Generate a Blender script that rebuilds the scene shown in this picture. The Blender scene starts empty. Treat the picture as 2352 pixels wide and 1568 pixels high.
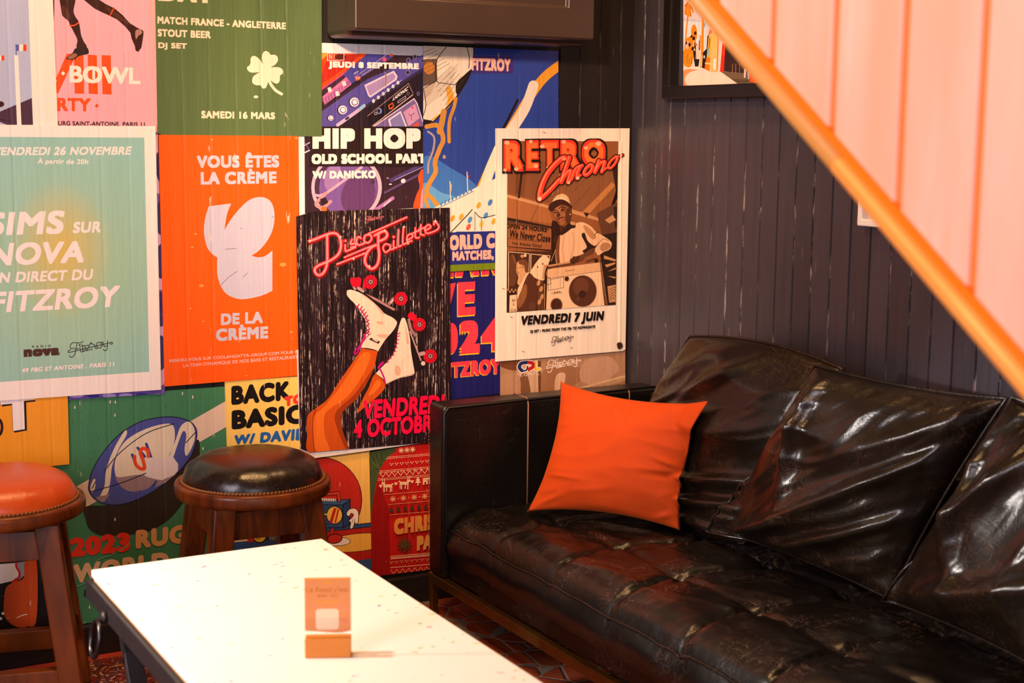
import bpy, bmesh, math, random
from mathutils import Vector, Matrix, noise
random.seed(7)
S = bpy.context.scene
COL = S.collection

# ------------------------------------------------------------------ camera
W, HH, FPX = 2352, 1568, 3354.2
CAM = Vector((-2.4878, -3.7, 1.3505))
YAW, PITCH, ROLL = (math.radians(a) for a in (29.342, 8.175, 0.56))
fwd = Vector((math.sin(YAW)*math.cos(PITCH), math.cos(YAW)*math.cos(PITCH), -math.sin(PITCH)))
r0 = Vector((math.cos(YAW), -math.sin(YAW), 0)); u0 = r0.cross(fwd)
RT = math.cos(ROLL)*r0 + math.sin(ROLL)*u0
UP = -math.sin(ROLL)*r0 + math.cos(ROLL)*u0
cd = bpy.data.cameras.new('camera'); cd.sensor_width = 36; cd.lens = FPX*36/W; cd.clip_start = 0.05
cam = bpy.data.objects.new('camera', cd); COL.objects.link(cam)
cam.matrix_world = Matrix(((RT.x, UP.x, -fwd.x, CAM.x), (RT.y, UP.y, -fwd.y, CAM.y), (RT.z, UP.z, -fwd.z, CAM.z), (0, 0, 0, 1)))
cd.dof.use_dof = True; cd.dof.focus_distance = 3.9; cd.dof.aperture_fstop = 4.0
S.camera = cam

# ------------------------------------------------------------------ world, lights, exposure
S.view_settings.view_transform = 'Standard'; S.view_settings.look = 'None'
S.view_settings.exposure = 0.45; S.view_settings.gamma = 1.0
wd = bpy.data.worlds.new('world'); S.world = wd; wd.use_nodes = True
wd.node_tree.nodes['Background'].inputs[0].default_value = (0.62, 0.44, 0.34, 1)
wd.node_tree.nodes['Background'].inputs[1].default_value = 0.11

def aim(o, p):
    o.rotation_euler = (Vector(p)-o.location).to_track_quat('-Z', 'Y').to_euler()
def area(name, loc, at, size, power, col, sy=None):
    l = bpy.data.lights.new(name, 'AREA'); l.energy = power; l.color = col; l.size = size
    if sy: l.shape = 'RECTANGLE'; l.size_y = sy
    o = bpy.data.objects.new(name, l); COL.objects.link(o); o.location = loc; aim(o, at); return o
def spot(name, loc, at, ang, power, col, blend=.5, rad=.04):
    l = bpy.data.lights.new(name, 'SPOT'); l.energy = power; l.color = col; l.spot_size = math.radians(ang)
    l.spot_blend = blend; l.shadow_soft_size = rad
    o = bpy.data.objects.new(name, l); COL.objects.link(o); o.location = loc; aim(o, at); return o
# daylight from a shop window on the left, lamps overhead
area('window_light', (-4.95, -2.9, 1.8), (-1.5, -0.1, 0.9), 1.2, 66, (1.0, 0.88, 0.98), 1.7)
area('rear_window_light', (-3.2, -6.2, 1.5), (-0.6, -0.9, 0.6), 0.9, 30, (0.82, 0.88, 1.0), 1.2)
spot('table_spot_light', (-3.05, -0.72, 1.22), (-1.60, -1.36, 0.45), 50, 165, (1.0, 0.88, 0.82), .35, .05)
area('ceiling_lamp_light', (-1.65, -1.0, 2.66), (-0.9, -0.8, 0.6), .5, 24, (1.0, 0.56, 0.22))
spot('corner_lamp_light', (-0.55, -0.75, 2.55), (-0.5, -0.2, 1.0), 105, 40, (1.0, 0.54, 0.24), .7, .07)
spot('poster_lamp_light', (-1.75, -1.85, 2.0), (-0.50, 0.0, 1.05), 50, 168, (1.0, 0.63, 0.40), .8, .06)
spot('stair_lamp_light', (-2.75, -2.5, 2.5), (-1.25, -2.30, 1.55), 52, 52, (1.0, 0.60, 0.40), .6, .08)

# ------------------------------------------------------------------ pixel -> plane helpers
def ray(x, y):
    return RT*((x-W/2)/FPX) + UP*(-(y-HH/2)/FPX) + fwd
def aty(x, y, Y): r = ray(x, y); return CAM + r*((Y-CAM.y)/r.y)
def atx(x, y, X): r = ray(x, y); return CAM + r*((X-CAM.x)/r.x)
def atz(x, y, Z): r = ray(x, y); return CAM + r*((Z-CAM.z)/r.z)

# ------------------------------------------------------------------ object helpers
def tag(o, label=None, cat=None, group=None, kind=None):
    if label: o['label'] = label
    if cat: o['category'] = cat
    if group: o['group'] = group
    if kind: o['kind'] = kind
    return o
def empty(name, loc, label, cat, group=None, rz=0):
    o = bpy.data.objects.new(name, None); COL.objects.link(o); o.location = loc; o.rotation_euler = (0, 0, rz)
    o.empty_display_size = .1
    bpy.context.view_layer.update()
    return tag(o, label, cat, group)
def link(name, me, mats, parent=None, smooth=False):
    if not isinstance(mats, (list, tuple)): mats = [mats]
    for m in mats: me.materials.append(m)
    if smooth:
        for p in me.polygons: p.use_smooth = True
    o = bpy.data.objects.new(name, me); COL.objects.link(o)
    if parent: o.parent = parent
    return o
def fin(name, bm, mats, parent=None, smooth=False, bevel=0, seg=2, sub=0):
    """bm is in the parent's local space (world when no parent)"""
    bmesh.ops.recalc_face_normals(bm, faces=bm.faces)
    if bevel:
        es = [e for e in bm.edges if len(e.link_faces) == 2 and e.calc_face_angle(0) > .5]
        bmesh.ops.bevel(bm, geom=es, offset=bevel, segments=seg, affect='EDGES', profile=.5, clamp_overlap=True)
    me = bpy.data.meshes.new(name); bm.to_mesh(me); bm.free()
    o = link(name, me, mats, parent, smooth)
    if smooth and bevel:
        md = o.modifiers.new('n', 'WEIGHTED_NORMAL'); md.keep_sharp = True
    if sub:
        md = o.modifiers.new('s', 'SUBSURF'); md.levels = sub; md.render_levels = sub
    return o
def box(bm, x0, x1, y0, y1, z0, z1):
    v = [bm.verts.new(p) for p in ((x0,y0,z0),(x1,y0,z0),(x1,y1,z0),(x0,y1,z0),(x0,y0,z1),(x1,y0,z1),(x1,y1,z1),(x0,y1,z1))]
    for f in ((0,3,2,1),(4,5,6,7),(0,1,5,4),(1,2,6,5),(2,3,7,6),(3,0,4,7)): bm.faces.new([v[i] for i in f])
    return v
def prism(bm, a, b, wa, wb):
    """rectangular bar from a to b; wa/wb = (width along side, depth) at ends"""
    a, b = Vector(a), Vector(b); d = (b-a).normalized()
    s = d.cross(Vector((0, 0, 1)))
    if s.length < 1e-4: s = Vector((1, 0, 0))
    s.normalize(); t = s.cross(d)
    v = []
    for p, w in ((a, wa), (b, wb)):
        for i, j in ((-1,-1),(1,-1),(1,1),(-1,1)): v.append(bm.verts.new(p + s*(i*w[0]/2) + t*(j*w[1]/2)))
    for f in ((3,2,1,0),(4,5,6,7),(0,1,5,4),(1,2,6,5),(2,3,7,6),(3,0,4,7)): bm.faces.new([v[i] for i in f])
def hexa(bm, bot, top):
    v = [bm.verts.new(p) for p in list(bot)+list(top)]
    for f in ((0,3,2,1),(4,5,6,7),(0,1,5,4),(1,2,6,5),(2,3,7,6),(3,0,4,7)): bm.faces.new([v[i] for i in f])
def lathe(bm, prof, n=48, c=(0,0,0)):
    rings = []
    for r, z in prof:
        if r < 1e-6: rings.append([bm.verts.new((c[0], c[1], c[2]+z))])
        else: rings.append([bm.verts.new((c[0]+r*math.cos(2*math.pi*i/n), c[1]+r*math.sin(2*math.pi*i/n), c[2]+z)) for i in range(n)])
    for A, B in zip(rings, rings[1:]):
        for i in range(n):
            j = (i+1) % n
            if len(A) == 1 and len(B) == 1: continue
            if len(A) == 1: bm.faces.new((A[0], B[j], B[i]))
            elif len(B) == 1: bm.faces.new((A[i], A[j], B[0]))
            else: bm.faces.new((A[i], A[j], B[j], B[i]))
def tube(bm, pts, r, n=8, closed=False):
    pts = [Vector(p) for p in pts]; rings = []; N = len(pts); prev = None
    for k, p in enumerate(pts):
        if closed: d = pts[(k+1) % N]-pts[k-1]
        else: d = pts[min(k+1, N-1)]-pts[max(k-1, 0)]
        d.normalize()
        if prev is None:
            s = d.cross(Vector((0, 0, 1)))
            if s.length < .01: s = d.cross(Vector((1, 0, 0)))
        else: s = prev - d*prev.dot(d)
        s.normalize(); prev = s; t = d.cross(s)
        rr = r[k] if isinstance(r, (list, tuple)) else r
        rings.append([bm.verts.new(p + (s*math.cos(2*math.pi*i/n)+t*math.sin(2*math.pi*i/n))*rr) for i in range(n)])
    prs = list(zip(rings, rings[1:])) + ([(rings[-1], rings[0])] if closed else [])
    for A, B in prs:
        for i in range(n): bm.faces.new((A[i], A[(i+1) % n], B[(i+1) % n], B[i]))
    if not closed: bm.faces.new(rings[0][::-1]); bm.faces.new(rings[-1])
def catmull(P, closed=False, k=6):
    n = len(P); out = []
    if n < 3: return [tuple(p[:2]) for p in P]
    for i in range(n if closed else n-1):
        p0, p1, p2, p3 = (P[(i-1) % n], P[i], P[(i+1) % n], P[(i+2) % n]) if closed else (P[max(i-1, 0)], P[i], P[i+1], P[min(i+2, n-1)])
        for s in range(k):
            t = s/k
            out.append(tuple(.5*((2*p1[d]) + (p2[d]-p0[d])*t + (2*p0[d]-5*p1[d]+4*p2[d]-p3[d])*t*t + (3*p1[d]-p0[d]-3*p2[d]+p3[d])*t**3) for d in range(len(p1))))
    if not closed: out.append(tuple(P[-1]))
    return out

# ------------------------------------------------------------------ materials
def lin(c):
    f = lambda v: (v/12.92 if v <= .04045 else ((v+.055)/1.055)**2.4)
    return tuple(f(max(0, min(255, x))/255) for x in c[:3])+(1,)
class NT:
    def __init__(s, name):
        s.m = bpy.data.materials.new(name); s.m.use_nodes = True; s.t = s.m.node_tree
        s.b = s.t.nodes['Principled BSDF']; s.out = s.t.nodes['Material Output']
    def n(s, ty, **kw):
        o = s.t.nodes.new(ty)
        for k, v in kw.items():
            if k.startswith('i_'):
                key = k[2:]; o.inputs[int(key) if key.isdigit() else key.replace('_', ' ')].default_value = v
            else: setattr(o, k, v)
        return o
    def l(s, a, b): s.t.links.new(a, b)
    def math(s, op, a, b=None, c=None):
        o = s.n('ShaderNodeMath', operation=op)
        for i, v in enumerate((a, b, c)):
            if v is None: continue
            if hasattr(v, 'is_output'): s.l(v, o.inputs[i])
            else: o.inputs[i].default_value = v
        return o.outputs[0]
    def mix(s, f, a, b, bt='MIX'):
        o = s.n('ShaderNodeMix', data_type='RGBA', blend_type=bt)
        for i, v in ((0, f), (6, a), (7, b)):
            if hasattr(v, 'is_output'): s.l(v, o.inputs[i])
            else: o.inputs[i].default_value = v
        return o.outputs[2]
    def ramp(s, f, a, b):
        o = s.n('ShaderNodeMapRange'); o.clamp = True; s.l(f, o.inputs[0])
        o.inputs[1].default_value = a; o.inputs[2].default_value = b; return o.outputs[0]
    def pos(s, scale=(1, 1, 1), obj=False):
        if obj: p = s.n('ShaderNodeTexCoord').outputs['Object']
        else: p = s.n('ShaderNodeNewGeometry').outputs['Position']
        m = s.n('ShaderNodeMapping'); m.inputs['Scale'].default_value = scale; s.l(p, m.inputs['Vector']); return m.outputs[0]
    def noise(s, v, sc, det=4, rough=.5, dist=0):
        o = s.n('ShaderNodeTexNoise'); s.l(v, o.inputs['Vector'])
        o.inputs['Scale'].default_value = sc; o.inputs['Detail'].default_value = det; o.inputs['Roughness'].default_value = rough; o.inputs['Distortion'].default_value = dist
        return o.outputs[0]
    def bump(s, h, dist, strength=1, prev=None):
        o = s.n('ShaderNodeBump'); s.l(h, o.inputs['Height']); o.inputs['Distance'].default_value = dist; o.inputs['Strength'].default_value = strength
        if prev is not None: s.l(prev, o.inputs['Normal'])
        s.l(o.outputs[0], s.b.inputs['Normal']); return o.outputs[0]
    def set(s, **kw):
        for k, v in kw.items():
            i = s.b.inputs[k.replace('_', ' ')]
            if hasattr(v, 'is_output'): s.l(v, i)
            else: i.default_value = v
        return s
PITCH_B, PH_B = .0702, -1.381     # board pitch and groove position on the back wall (along x)
PITCH_R, PH_R = .0704, -.267      # right wall (along y)
def groove(t, axis, pitch, ph):
    """0 at a groove line .. distance in metres from the nearest groove"""
    g = t.n('ShaderNodeNewGeometry').outputs['Position']; sp = t.n('ShaderNodeSeparateXYZ'); t.l(g, sp.inputs[0])
    a = t.math('SUBTRACT', sp.outputs[axis], ph)
    return t.math('PINGPONG', a, pitch/2), sp
_ink = {}
def ink(c, special=None):
    key = (tuple(c), special)
    if key in _ink: return _ink[key]
    t = NT('poster_ink'); col = lin(c)
    d, sp = groove(t, 0, PITCH_B, PH_B)
    v = t.pos((1, 1, 1)); vs = t.pos((30, 30, 1.5))
    base = col
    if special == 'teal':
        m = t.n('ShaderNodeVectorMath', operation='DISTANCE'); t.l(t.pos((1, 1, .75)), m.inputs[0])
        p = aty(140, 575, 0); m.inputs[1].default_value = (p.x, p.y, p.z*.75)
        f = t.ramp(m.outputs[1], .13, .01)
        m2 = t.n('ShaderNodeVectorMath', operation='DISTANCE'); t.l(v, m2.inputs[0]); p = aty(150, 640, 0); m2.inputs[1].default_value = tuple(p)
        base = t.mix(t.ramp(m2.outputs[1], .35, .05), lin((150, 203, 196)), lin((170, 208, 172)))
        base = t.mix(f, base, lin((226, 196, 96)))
    if special == 'tinsel':
        n1 = t.noise(t.pos((400, 400, 7)), 1, 3, .55, .3); n2 = t.noise(t.pos((170, 170, 55)), 1, 3, .6)
        n3 = t.noise(t.pos((38, 38, 6)), 1, 3, .6)
        f = t.math('MULTIPLY', t.ramp(n1, .55, .63), t.ramp(n2, .47, .60))
        f = t.math('MULTIPLY', f, t.ramp(n3, .40, .56))
        base = t.mix(t.ramp(n1, .46, .66), lin((18, 7, 9)), lin((62, 34, 48)))
        base = t.mix(f, base, lin((255, 224, 205)))
    # fine grain of the print, rubbed specks and the darker line of the board joint behind
    gr = t.noise(vs, 5, 3, .6)
    base = t.mix(t.math('MULTIPLY', t.ramp(gr, .35, .75), .16), base, tuple(min(1, x*1.35+.012) for x in col[:3])+(1,))
    sn = t.noise(t.pos((1, 1, .25)), 70, 2, .5)
    near = t.ramp(d, .010, .001)
    sf = t.math('MULTIPLY', t.ramp(sn, .70, .74), t.math('MULTIPLY', near, .7))
    base = t.mix(sf, base, lin((235, 215, 195)))
    t.set(Base_Color=base, Roughness=.42)
    t.b.inputs['Specular IOR Level'].default_value = .45
    gh = t.ramp(d, 0, .0055)
    gv = t.noise(t.pos((5, 5, .5)), 1.3, 2)
    gm = t.math('MULTIPLY', t.math('SUBTRACT', gh, 1), t.ramp(gv, .35, .65))
    b1 = t.bump(gm, .0018, .6)
    wn = t.noise(t.pos((14, 14, 1.6)), 2.2, 4, .55)
    b2 = t.bump(wn, .008, .4, b1)
    t.bump(gr, .0006, .5, b2)
    _ink[key] = t.m; return t.m

# ------------------------------------------------------------------ flat printed sheets
_glyph = {}
def glyphs(s, sp=1.0, off=0.0):
    key = (s, sp, round(off, 4))
    if key in _glyph: return _glyph[key]
    cu = bpy.data.curves.new('type', 'FONT'); cu.body = s; cu.resolution_u = 5; cu.space_character = sp; cu.offset = off
    o = bpy.data.objects.new('type', cu); COL.objects.link(o)
    dg = bpy.context.evaluated_depsgraph_get(); me = bpy.data.meshes.new_from_object(o.evaluated_get(dg))
    vs = [(v.co.x, v.co.y) for v in me.vertices]; fs = [tuple(p.vertices) for p in me.polygons]
    bpy.data.objects.remove(o); bpy.data.curves.remove(cu); bpy.data.meshes.remove(me)
    x0 = min(v[0] for v in vs); x1 = max(v[0] for v in vs); y0 = min(v[1] for v in vs); y1 = max(v[1] for v in vs)
    _glyph[key] = (vs, fs, x0, x1, y0, y1); return _glyph[key]
def area2(P): return sum(P[i][0]*P[(i+1) % len(P)][1]-P[(i+1) % len(P)][0]*P[i][1] for i in range(len(P)))
def clip(P, Q):
    """clip polygon P by convex polygon Q (any winding), pixel space"""
    sgn = 1 if area2(Q) > 0 else -1
    for i in range(len(Q)):
        a, b = Q[i], Q[(i+1) % len(Q)]
        side = lambda p: sgn*((b[0]-a[0])*(p[1]-a[1])-(b[1]-a[1])*(p[0]-a[0]))
        out = []
        for k in range(len(P)):
            p, q = P[k], P[(k+1) % len(P)]; sp_, sq = side(p), side(q)
            if sp_ >= 0: out.append(p)
            if (sp_ >= 0) != (sq >= 0):
                t = sp_/(sp_-sq); out.append((p[0]+(q[0]-p[0])*t, p[1]+(q[1]-p[1])*t))
        P = out
        if len(P) < 3: return []
    return P
class Sheet:
    """a printed sheet on the back wall (axis y) or the right wall (axis x)"""
    def __init__(s, name, label, corners, color, level=0, tr=(0, 0, 1), axis='y', special=None, cat='poster', d0=None):
        s.name, s.label, s.cat, s.axis = name, label, cat, axis
        s.v, s.f, s.mi, s.mats, s.mk = [], [], [], [], {}
        s.tr = tr; s.off = .0022+.003*level if d0 is None else d0; s.lay = 0
        s.Q = [s.px(p) for p in corners]; s.sc = 1
        m = s.mat(color, special)
        P = s.Q if area2(s.Q) < 0 else s.Q[::-1]
        n = len(P); base = len(s.v)
        for p in P: s.v.append(s.to3(p, s.off))
        for p in P:
            w = s.to3(p, s.off); w = Vector(w)
            if axis == 'y': w.y = w.y+.0024
            else: w.x = w.x+.0024
            s.v.append(tuple(w))
        s.f.append(tuple(range(base, base+n))); s.mi.append(m)
        for i in range(n):
            j = (i+1) % n; s.f.append((base+j, base+i, base+n+i, base+n+j)); s.mi.append(m)
        s.f.append(tuple(range(base+2*n-1, base+n-1, -1))); s.mi.append(m)
    def use(s, *tr): s.tr = tr; return s
    def px(s, p): return (s.tr[0]+p[0]/s.tr[2], s.tr[1]+p[1]/s.tr[2])
    def to3(s, p, off): return tuple(aty(p[0], p[1], -off) if s.axis == 'y' else atx(p[0], p[1], -off))
    def mat(s, c, special=None):
        k = (tuple(c), special)
        if k not in s.mk: s.mk[k] = len(s.mats); s.mats.append(ink(c, special))
        return s.mk[k]
    def raw(s, polys, c, special=None, ramp=False, zoff=0):
        s.lay += 1; o = s.off+s.lay*.000014+zoff; m = s.mat(c, special); N = max(1, len(polys))
        for k, P in enumerate(polys):
            P = clip(P, s.Q)
            if len(P) < 3: continue
            if area2(P) > 0: P = P[::-1]
            b = len(s.v); e = .00001*k/N if ramp else 0
            for p in P: s.v.append(s.to3(p, o+e))
            s.f.append(tuple(range(b, b+len(P)))); s.mi.append(m)
    def poly(s, pts, c, smooth=False, special=None):
        if smooth:
            cor = [i for i, p in enumerate(pts) if len(p) > 2]
            if not cor: pts = catmull([p[:2] for p in pts], True)
            else:
                pts = list(pts[cor[0]:])+list(pts[:cor[0]]); cor = [i for i, p in enumerate(pts) if len(p) > 2]+[len(pts)]
                pts = pts+[pts[0]]; out = []
                for a, b in zip(cor, cor[1:]): out += catmull([p[:2] for p in pts[a:b+1]])[:-1]
                pts = out
        s.raw([[s.px(p) for p in pts]], c, special)
    def ell(s, x, y, rx, ry, c, rot=0, n=40):
        a = math.radians(rot)
        s.poly([(x+rx*math.cos(t)*math.cos(a)-ry*math.sin(t)*math.sin(a), y+rx*math.cos(t)*math.sin(a)+ry*math.sin(t)*math.cos(a)) for t in (2*math.pi*i/n for i in range(n))], c)
    def line(s, pts, w, c, smooth=True, closed=False, cap=True):
        """stroke of width w (crop units)"""
        P = catmull(pts, closed) if smooth and len(pts) > 2 else [tuple(q[:2]) for q in pts]
        Q = [P[0]]
        for q in P[1:]:
            if math.hypot(q[0]-Q[-1][0], q[1]-Q[-1][1]) > 1e-6: Q.append(q)
        P = Q; n = len(P)
        if closed and math.hypot(P[0][0]-P[-1][0], P[0][1]-P[-1][1]) < 1e-6: P = P[:-1]; n -= 1
        if n < 2: return
        def dr(a, b): L = math.hypot(b[0]-a[0], b[1]-a[1]) or 1; return ((b[0]-a[0])/L, (b[1]-a[1])/L)
        E = []
        for i, p in enumerate(P):
            d0 = dr(P[i-1], p) if (i > 0 or closed) else dr(p, P[i+1]); d1 = dr(p, P[(i+1) % n]) if (i < n-1 or closed) else d0
            t = (d0[0]+d1[0], d0[1]+d1[1]); L = math.hypot(*t)
            t = (t[0]/L, t[1]/L) if L > .2 else d1
            k = min(1.9, 1/max(.3, t[0]*d1[0]+t[1]*d1[1]))*w/2
            E.append(((p[0]-t[1]*k, p[1]+t[0]*k), (p[0]+t[1]*k, p[1]-t[0]*k)))
        polys = []
        for i in range(n if closed else n-1):
            a, b = E[i], E[(i+1) % n]; polys.append([a[0], b[0], b[1], a[1]])
        if cap and not closed:
            for p, d in ((P[0], dr(P[1], P[0])), (P[-1], dr(P[-2], P[-1]))):
                a0 = math.atan2(d[1], d[0]); cp = [(p[0]+w/2*math.cos(a0-math.pi/2+math.pi*k/8), p[1]+w/2*math.sin(a0-math.pi/2+math.pi*k/8)) for k in range(9)]
                if d is not None and p is P[0]: polys.insert(0, cp)
                else: polys.append(cp)
        s.raw([[s.px(p) for p in q] for q in polys], c, None, True)
    def ring(s, x, y, rx, ry, w, c, rot=0):
        a = math.radians(rot)
        s.line([(x+rx*math.cos(t)*math.cos(a)-ry*math.sin(t)*math.sin(a), y+rx*math.cos(t)*math.sin(a)+ry*math.sin(t)*math.cos(a)) for t in (2*math.pi*i/28 for i in range(28))], w, c, False, True)
    def text(s, st, x0, t0, b0, x1, t1, b1, c, bold=.03, shear=0, sp=None, rnd=False, grow=0, dx=0, dy=0):
        """ink box: left edge x0 (top t0, bottom b0), right edge x1 (top t1, bottom b1)"""
        if sp is None: sp = 1+bold*2.5
        vs, fs, X0, X1, Y0, Y1 = glyphs(st, sp)
        bold *= 1.12; gx = (X1-X0)+2*bold; gy = (Y1-Y0)+2*bold; g = bold+grow
        ts = [(0, 0)]
        if g > 0: ts = [(g*math.cos(k*math.pi/4)*(1 if rnd or k % 2 == 0 else 1.4142), g*math.sin(k*math.pi/4)*(1 if rnd or k % 2 == 0 else 1.4142)) for k in range(8)]+[(0, 0)]
        s.lay += 2
        for n_, (ox, oy) in enumerate(ts):
            polys = []
            for f in fs:
                P = []
                for i in f:
                    u = (vs[i][0]-X0+bold+ox)/gx; v = (Y1+bold-vs[i][1]-oy)/gy
                    x = x0+(x1-x0)*u; yt = t0+(t1-t0)*u; yb = b0+(b1-b0)*u
                    P.append(s.px((x+shear*(1-v)+dx, yt+(yb-yt)*v+dy)))
                polys.append(P)
            s.raw(polys, c, None, False, n_*.000003); s.lay -= 1
        s.lay += 1
    def fitz(s, x0, y0, x1, y1, c, w, tilt=0):
        """the bar's hand-drawn script logo, fitted in a box"""
        sx = (x1-x0)/(2150-1190); sy = (y1-y0)/(475-110)
        m = lambda P: [(x0+(x-1190)*sx, y0+(y-110)*sy+tilt*(x-1190)/960) for x, y in P]
        for P in FITZ: s.line(m(P), w, c)
        for x, y, r in ((1438, 208, 14), (1682, 172, 14), (1860, 210, 62)):
            q = m([(x, y)])[0]; s.ring(q[0], q[1], r*sx, r*sy, w, c)
    def done(s, parent=None, label=None):
        me = bpy.data.meshes.new(s.name)
        me.from_pydata(s.v, [], s.f); me.polygons.foreach_set('material_index', s.mi)
        for m in s.mats: me.materials.append(m)
        me.update()
        o = bpy.data.objects.new(s.name, me); COL.objects.link(o)
        if parent:
            o.parent = parent; o.matrix_parent_inverse = parent.matrix_world.inverted()
        else: tag(o, s.label, s.cat)
        return o
FITZ = [
 [(1510,125),(1480,150),(1440,160),(1380,158),(1300,155),(1250,190),(1232,240),(1250,280),(1290,285),(1318,268)],
 [(1390,165),(1365,260),(1345,370),(1320,430),(1270,470),(1230,455),(1215,435)], [(1335,298),(1420,285)],
 [(1445,245),(1450,310),(1470,355),(1500,350),(1510,320)], [(1495,195),(1505,290),(1520,340),(1550,335),(1560,300),(1555,240)], [(1480,232),(1545,222)],
 [(1555,235),(1600,215),(1655,210),(1615,275),(1580,330),(1640,310),(1700,305),(1705,285)],
 [(1690,180),(1730,190),(1765,215),(1775,270),(1800,285),(1820,270)],
 [(1905,170),(1920,140),(1945,150),(1945,200),(1985,240),(2030,220)], [(2040,110),(2040,250),(2020,315),(1980,325),(1948,300)],
 [(1240,310),(1215,315),(1190,335),(1200,360),(1240,360),(1700,250),(2090,160),(2130,145),(2150,170),(2130,190),(2105,180)]]
# ------------------------------------------------------------------ the room
def m_board(name, axis, pitch, ph, c1, c2, rough, wear=.75):
    t = NT(name); d, sp = groove(t, axis, pitch, ph)
    v = t.pos((40, 40, 2.0)); n = t.noise(v, 1.2, 4, .6)
    # every board has its own slightly different tone
    a = t.math('FLOOR', t.math('DIVIDE', t.math('SUBTRACT', sp.outputs[axis], ph), pitch))
    wn = t.n('ShaderNodeTexWhiteNoise', noise_dimensions='1D'); t.l(a, wn.inputs['W'])
    c = t.mix(n, lin(c1), lin(c2)); c = t.mix(t.math('MULTIPLY', wn.outputs[0], .35), c, lin((18, 15, 17)))
    e = t.ramp(d, .0042, .0015); sc = t.noise(t.pos((60, 60, 9)), 1.6, 5, .7); sc2 = t.noise(t.pos((3, 3, 1.3)), 2.2, 3)
    f = t.math('MULTIPLY', e, t.math('MULTIPLY', t.ramp(sc, .5, .6), t.ramp(sc2, .46, .58)))
    c = t.mix(t.math('MULTIPLY', f, wear), c, lin((190, 176, 178)))
    s2 = t.n('ShaderNodeMapping'); s2.inputs['Rotation'].default_value = (.35, .35, 0); s2.inputs['Scale'].default_value = (90, 90, 8)
    g = t.n('ShaderNodeNewGeometry').outputs['Position']; t.l(g, s2.inputs['Vector'])
    f2 = t.math('MULTIPLY', t.ramp(t.noise(s2.outputs[0], 1, 3, .5), .68, .73), t.ramp(t.noise(t.pos(), 5, 2), .5, .65))
    c = t.mix(t.math('MULTIPLY', f2, .4), c, lin((128, 118, 122)))
    t.set(Base_Color=c, Roughness=rough); t.bump(n, .0012, .6)
    return t.m
M_BACK = m_board('black_boards', 0, PITCH_B, PH_B, (18, 12, 9), (30, 21, 16), .55, .12)
M_RIGHT = m_board('charcoal_boards', 1, PITCH_R, PH_R, (44, 41, 49), (70, 65, 76), .36, .9)
def boards(name, lo, hi, pitch, ph, z1, axis, mat):
    bm = bmesh.new(); prof = []
    k = math.floor((lo-ph)/pitch); p = ph+k*pitch
    while p < hi+pitch:
        for dx, dz in ((-.0035, 0), (-.0008, .005), (.0008, .005), (.0035, 0)):
            if lo <= p+dx <= hi: prof.append((p+dx, dz))
        p += pitch
    prof = [(lo, 0)]+prof+[(hi, 0)]
    P = lambda a, d, z: (a, d, z) if axis == 0 else (d, a, z)
    prev = None
    for a, d in prof:
        cur = (bm.verts.new(P(a, d, 0)), bm.verts.new(P(a, d, z1)))
        if prev: bm.faces.new((prev[0], cur[0], cur[1], prev[1]) if axis == 0 else (cur[0], prev[0], prev[1], cur[1]))
        prev = cur
    # back of the wall
    a0, a1 = lo, hi; v = [bm.verts.new(P(a, .1, z)) for a, z in ((a0, 0), (a1, 0), (a1, z1), (a0, z1))]; bm.faces.new(v)
    me = bpy.data.meshes.new(name); bm.to_mesh(me); bm.free()
    o = link(name, me, mat); o['kind'] = 'structure'; return o
boards('wall_back', -5.2, 0.0, PITCH_B, PH_B, 2.75, 0, M_BACK)
boards('wall_right', -6.6, 0.0, PITCH_R, PH_R, 2.75, 1, M_RIGHT)
def plain(name, rgb, rough=.5, metal=0, nz=(0, 0, 0), bumpd=0, c2=None, spec=.5):
    t = NT(name); c = lin(rgb)
    if c2: n = t.noise(t.pos(nz or (1, 1, 1), True), 1, 4, .6); c = t.mix(n, c, lin(c2))
    t.set(Base_Color=c, Roughness=rough, Metallic=metal); t.b.inputs['Specular IOR Level'].default_value = spec
    if bumpd and c2: t.bump(n, bumpd, .6)
    return t.m
# floor: terracotta broken tiles with grey joints
t = NT('terracotta_floor'); v = t.pos((1, 1, 1))
vo = t.n('ShaderNodeTexVoronoi', feature='DISTANCE_TO_EDGE'); vo.inputs['Scale'].default_value = 13; t.l(v, vo.inputs['Vector'])
vc = t.n('ShaderNodeTexVoronoi'); vc.inputs['Scale'].default_value = 13; t.l(v, vc.inputs['Vector'])
sp = t.n('ShaderNodeSeparateColor'); t.l(vc.outputs['Color'], sp.inputs[0])
c = t.mix(sp.outputs[0], lin((150, 62, 36)), lin((104, 40, 24))); c = t.mix(t.noise(v, 40, 3), c, lin((172, 84, 52)))
c = t.mix(t.ramp(vo.outputs['Distance'], .05, .03), c, lin((132, 122, 112)))
t.set(Base_Color=c, Roughness=.4); t.bump(t.ramp(vo.outputs['Distance'], .02, .07), .003, .7)
bm = bmesh.new(); box(bm, -5.2, 0.1, -6.6, 0.1, -.1, 0); o = fin('floor', bm, t.m); o['kind'] = 'structure'
bm = bmesh.new(); box(bm, -5.2, 0.1, -6.6, 0.1, 2.75, 2.85); o = fin('ceiling', bm, plain('ceiling_paint', (92, 70, 56), .8)); o['kind'] = 'structure'
t = NT('baseboard_paint'); n = t.noise(t.pos((3, 3, 40)), 2, 3); t.set(Base_Color=t.mix(n, lin((22, 18, 17)), lin((38, 30, 27))), Roughness=.42); M_BASE = t.m
bm = bmesh.new(); box(bm, -5.2, -.0, -.022, 0.0, 0, .082); o = fin('baseboard_back', bm, M_BASE, bevel=.005); o['kind'] = 'structure'

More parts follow.
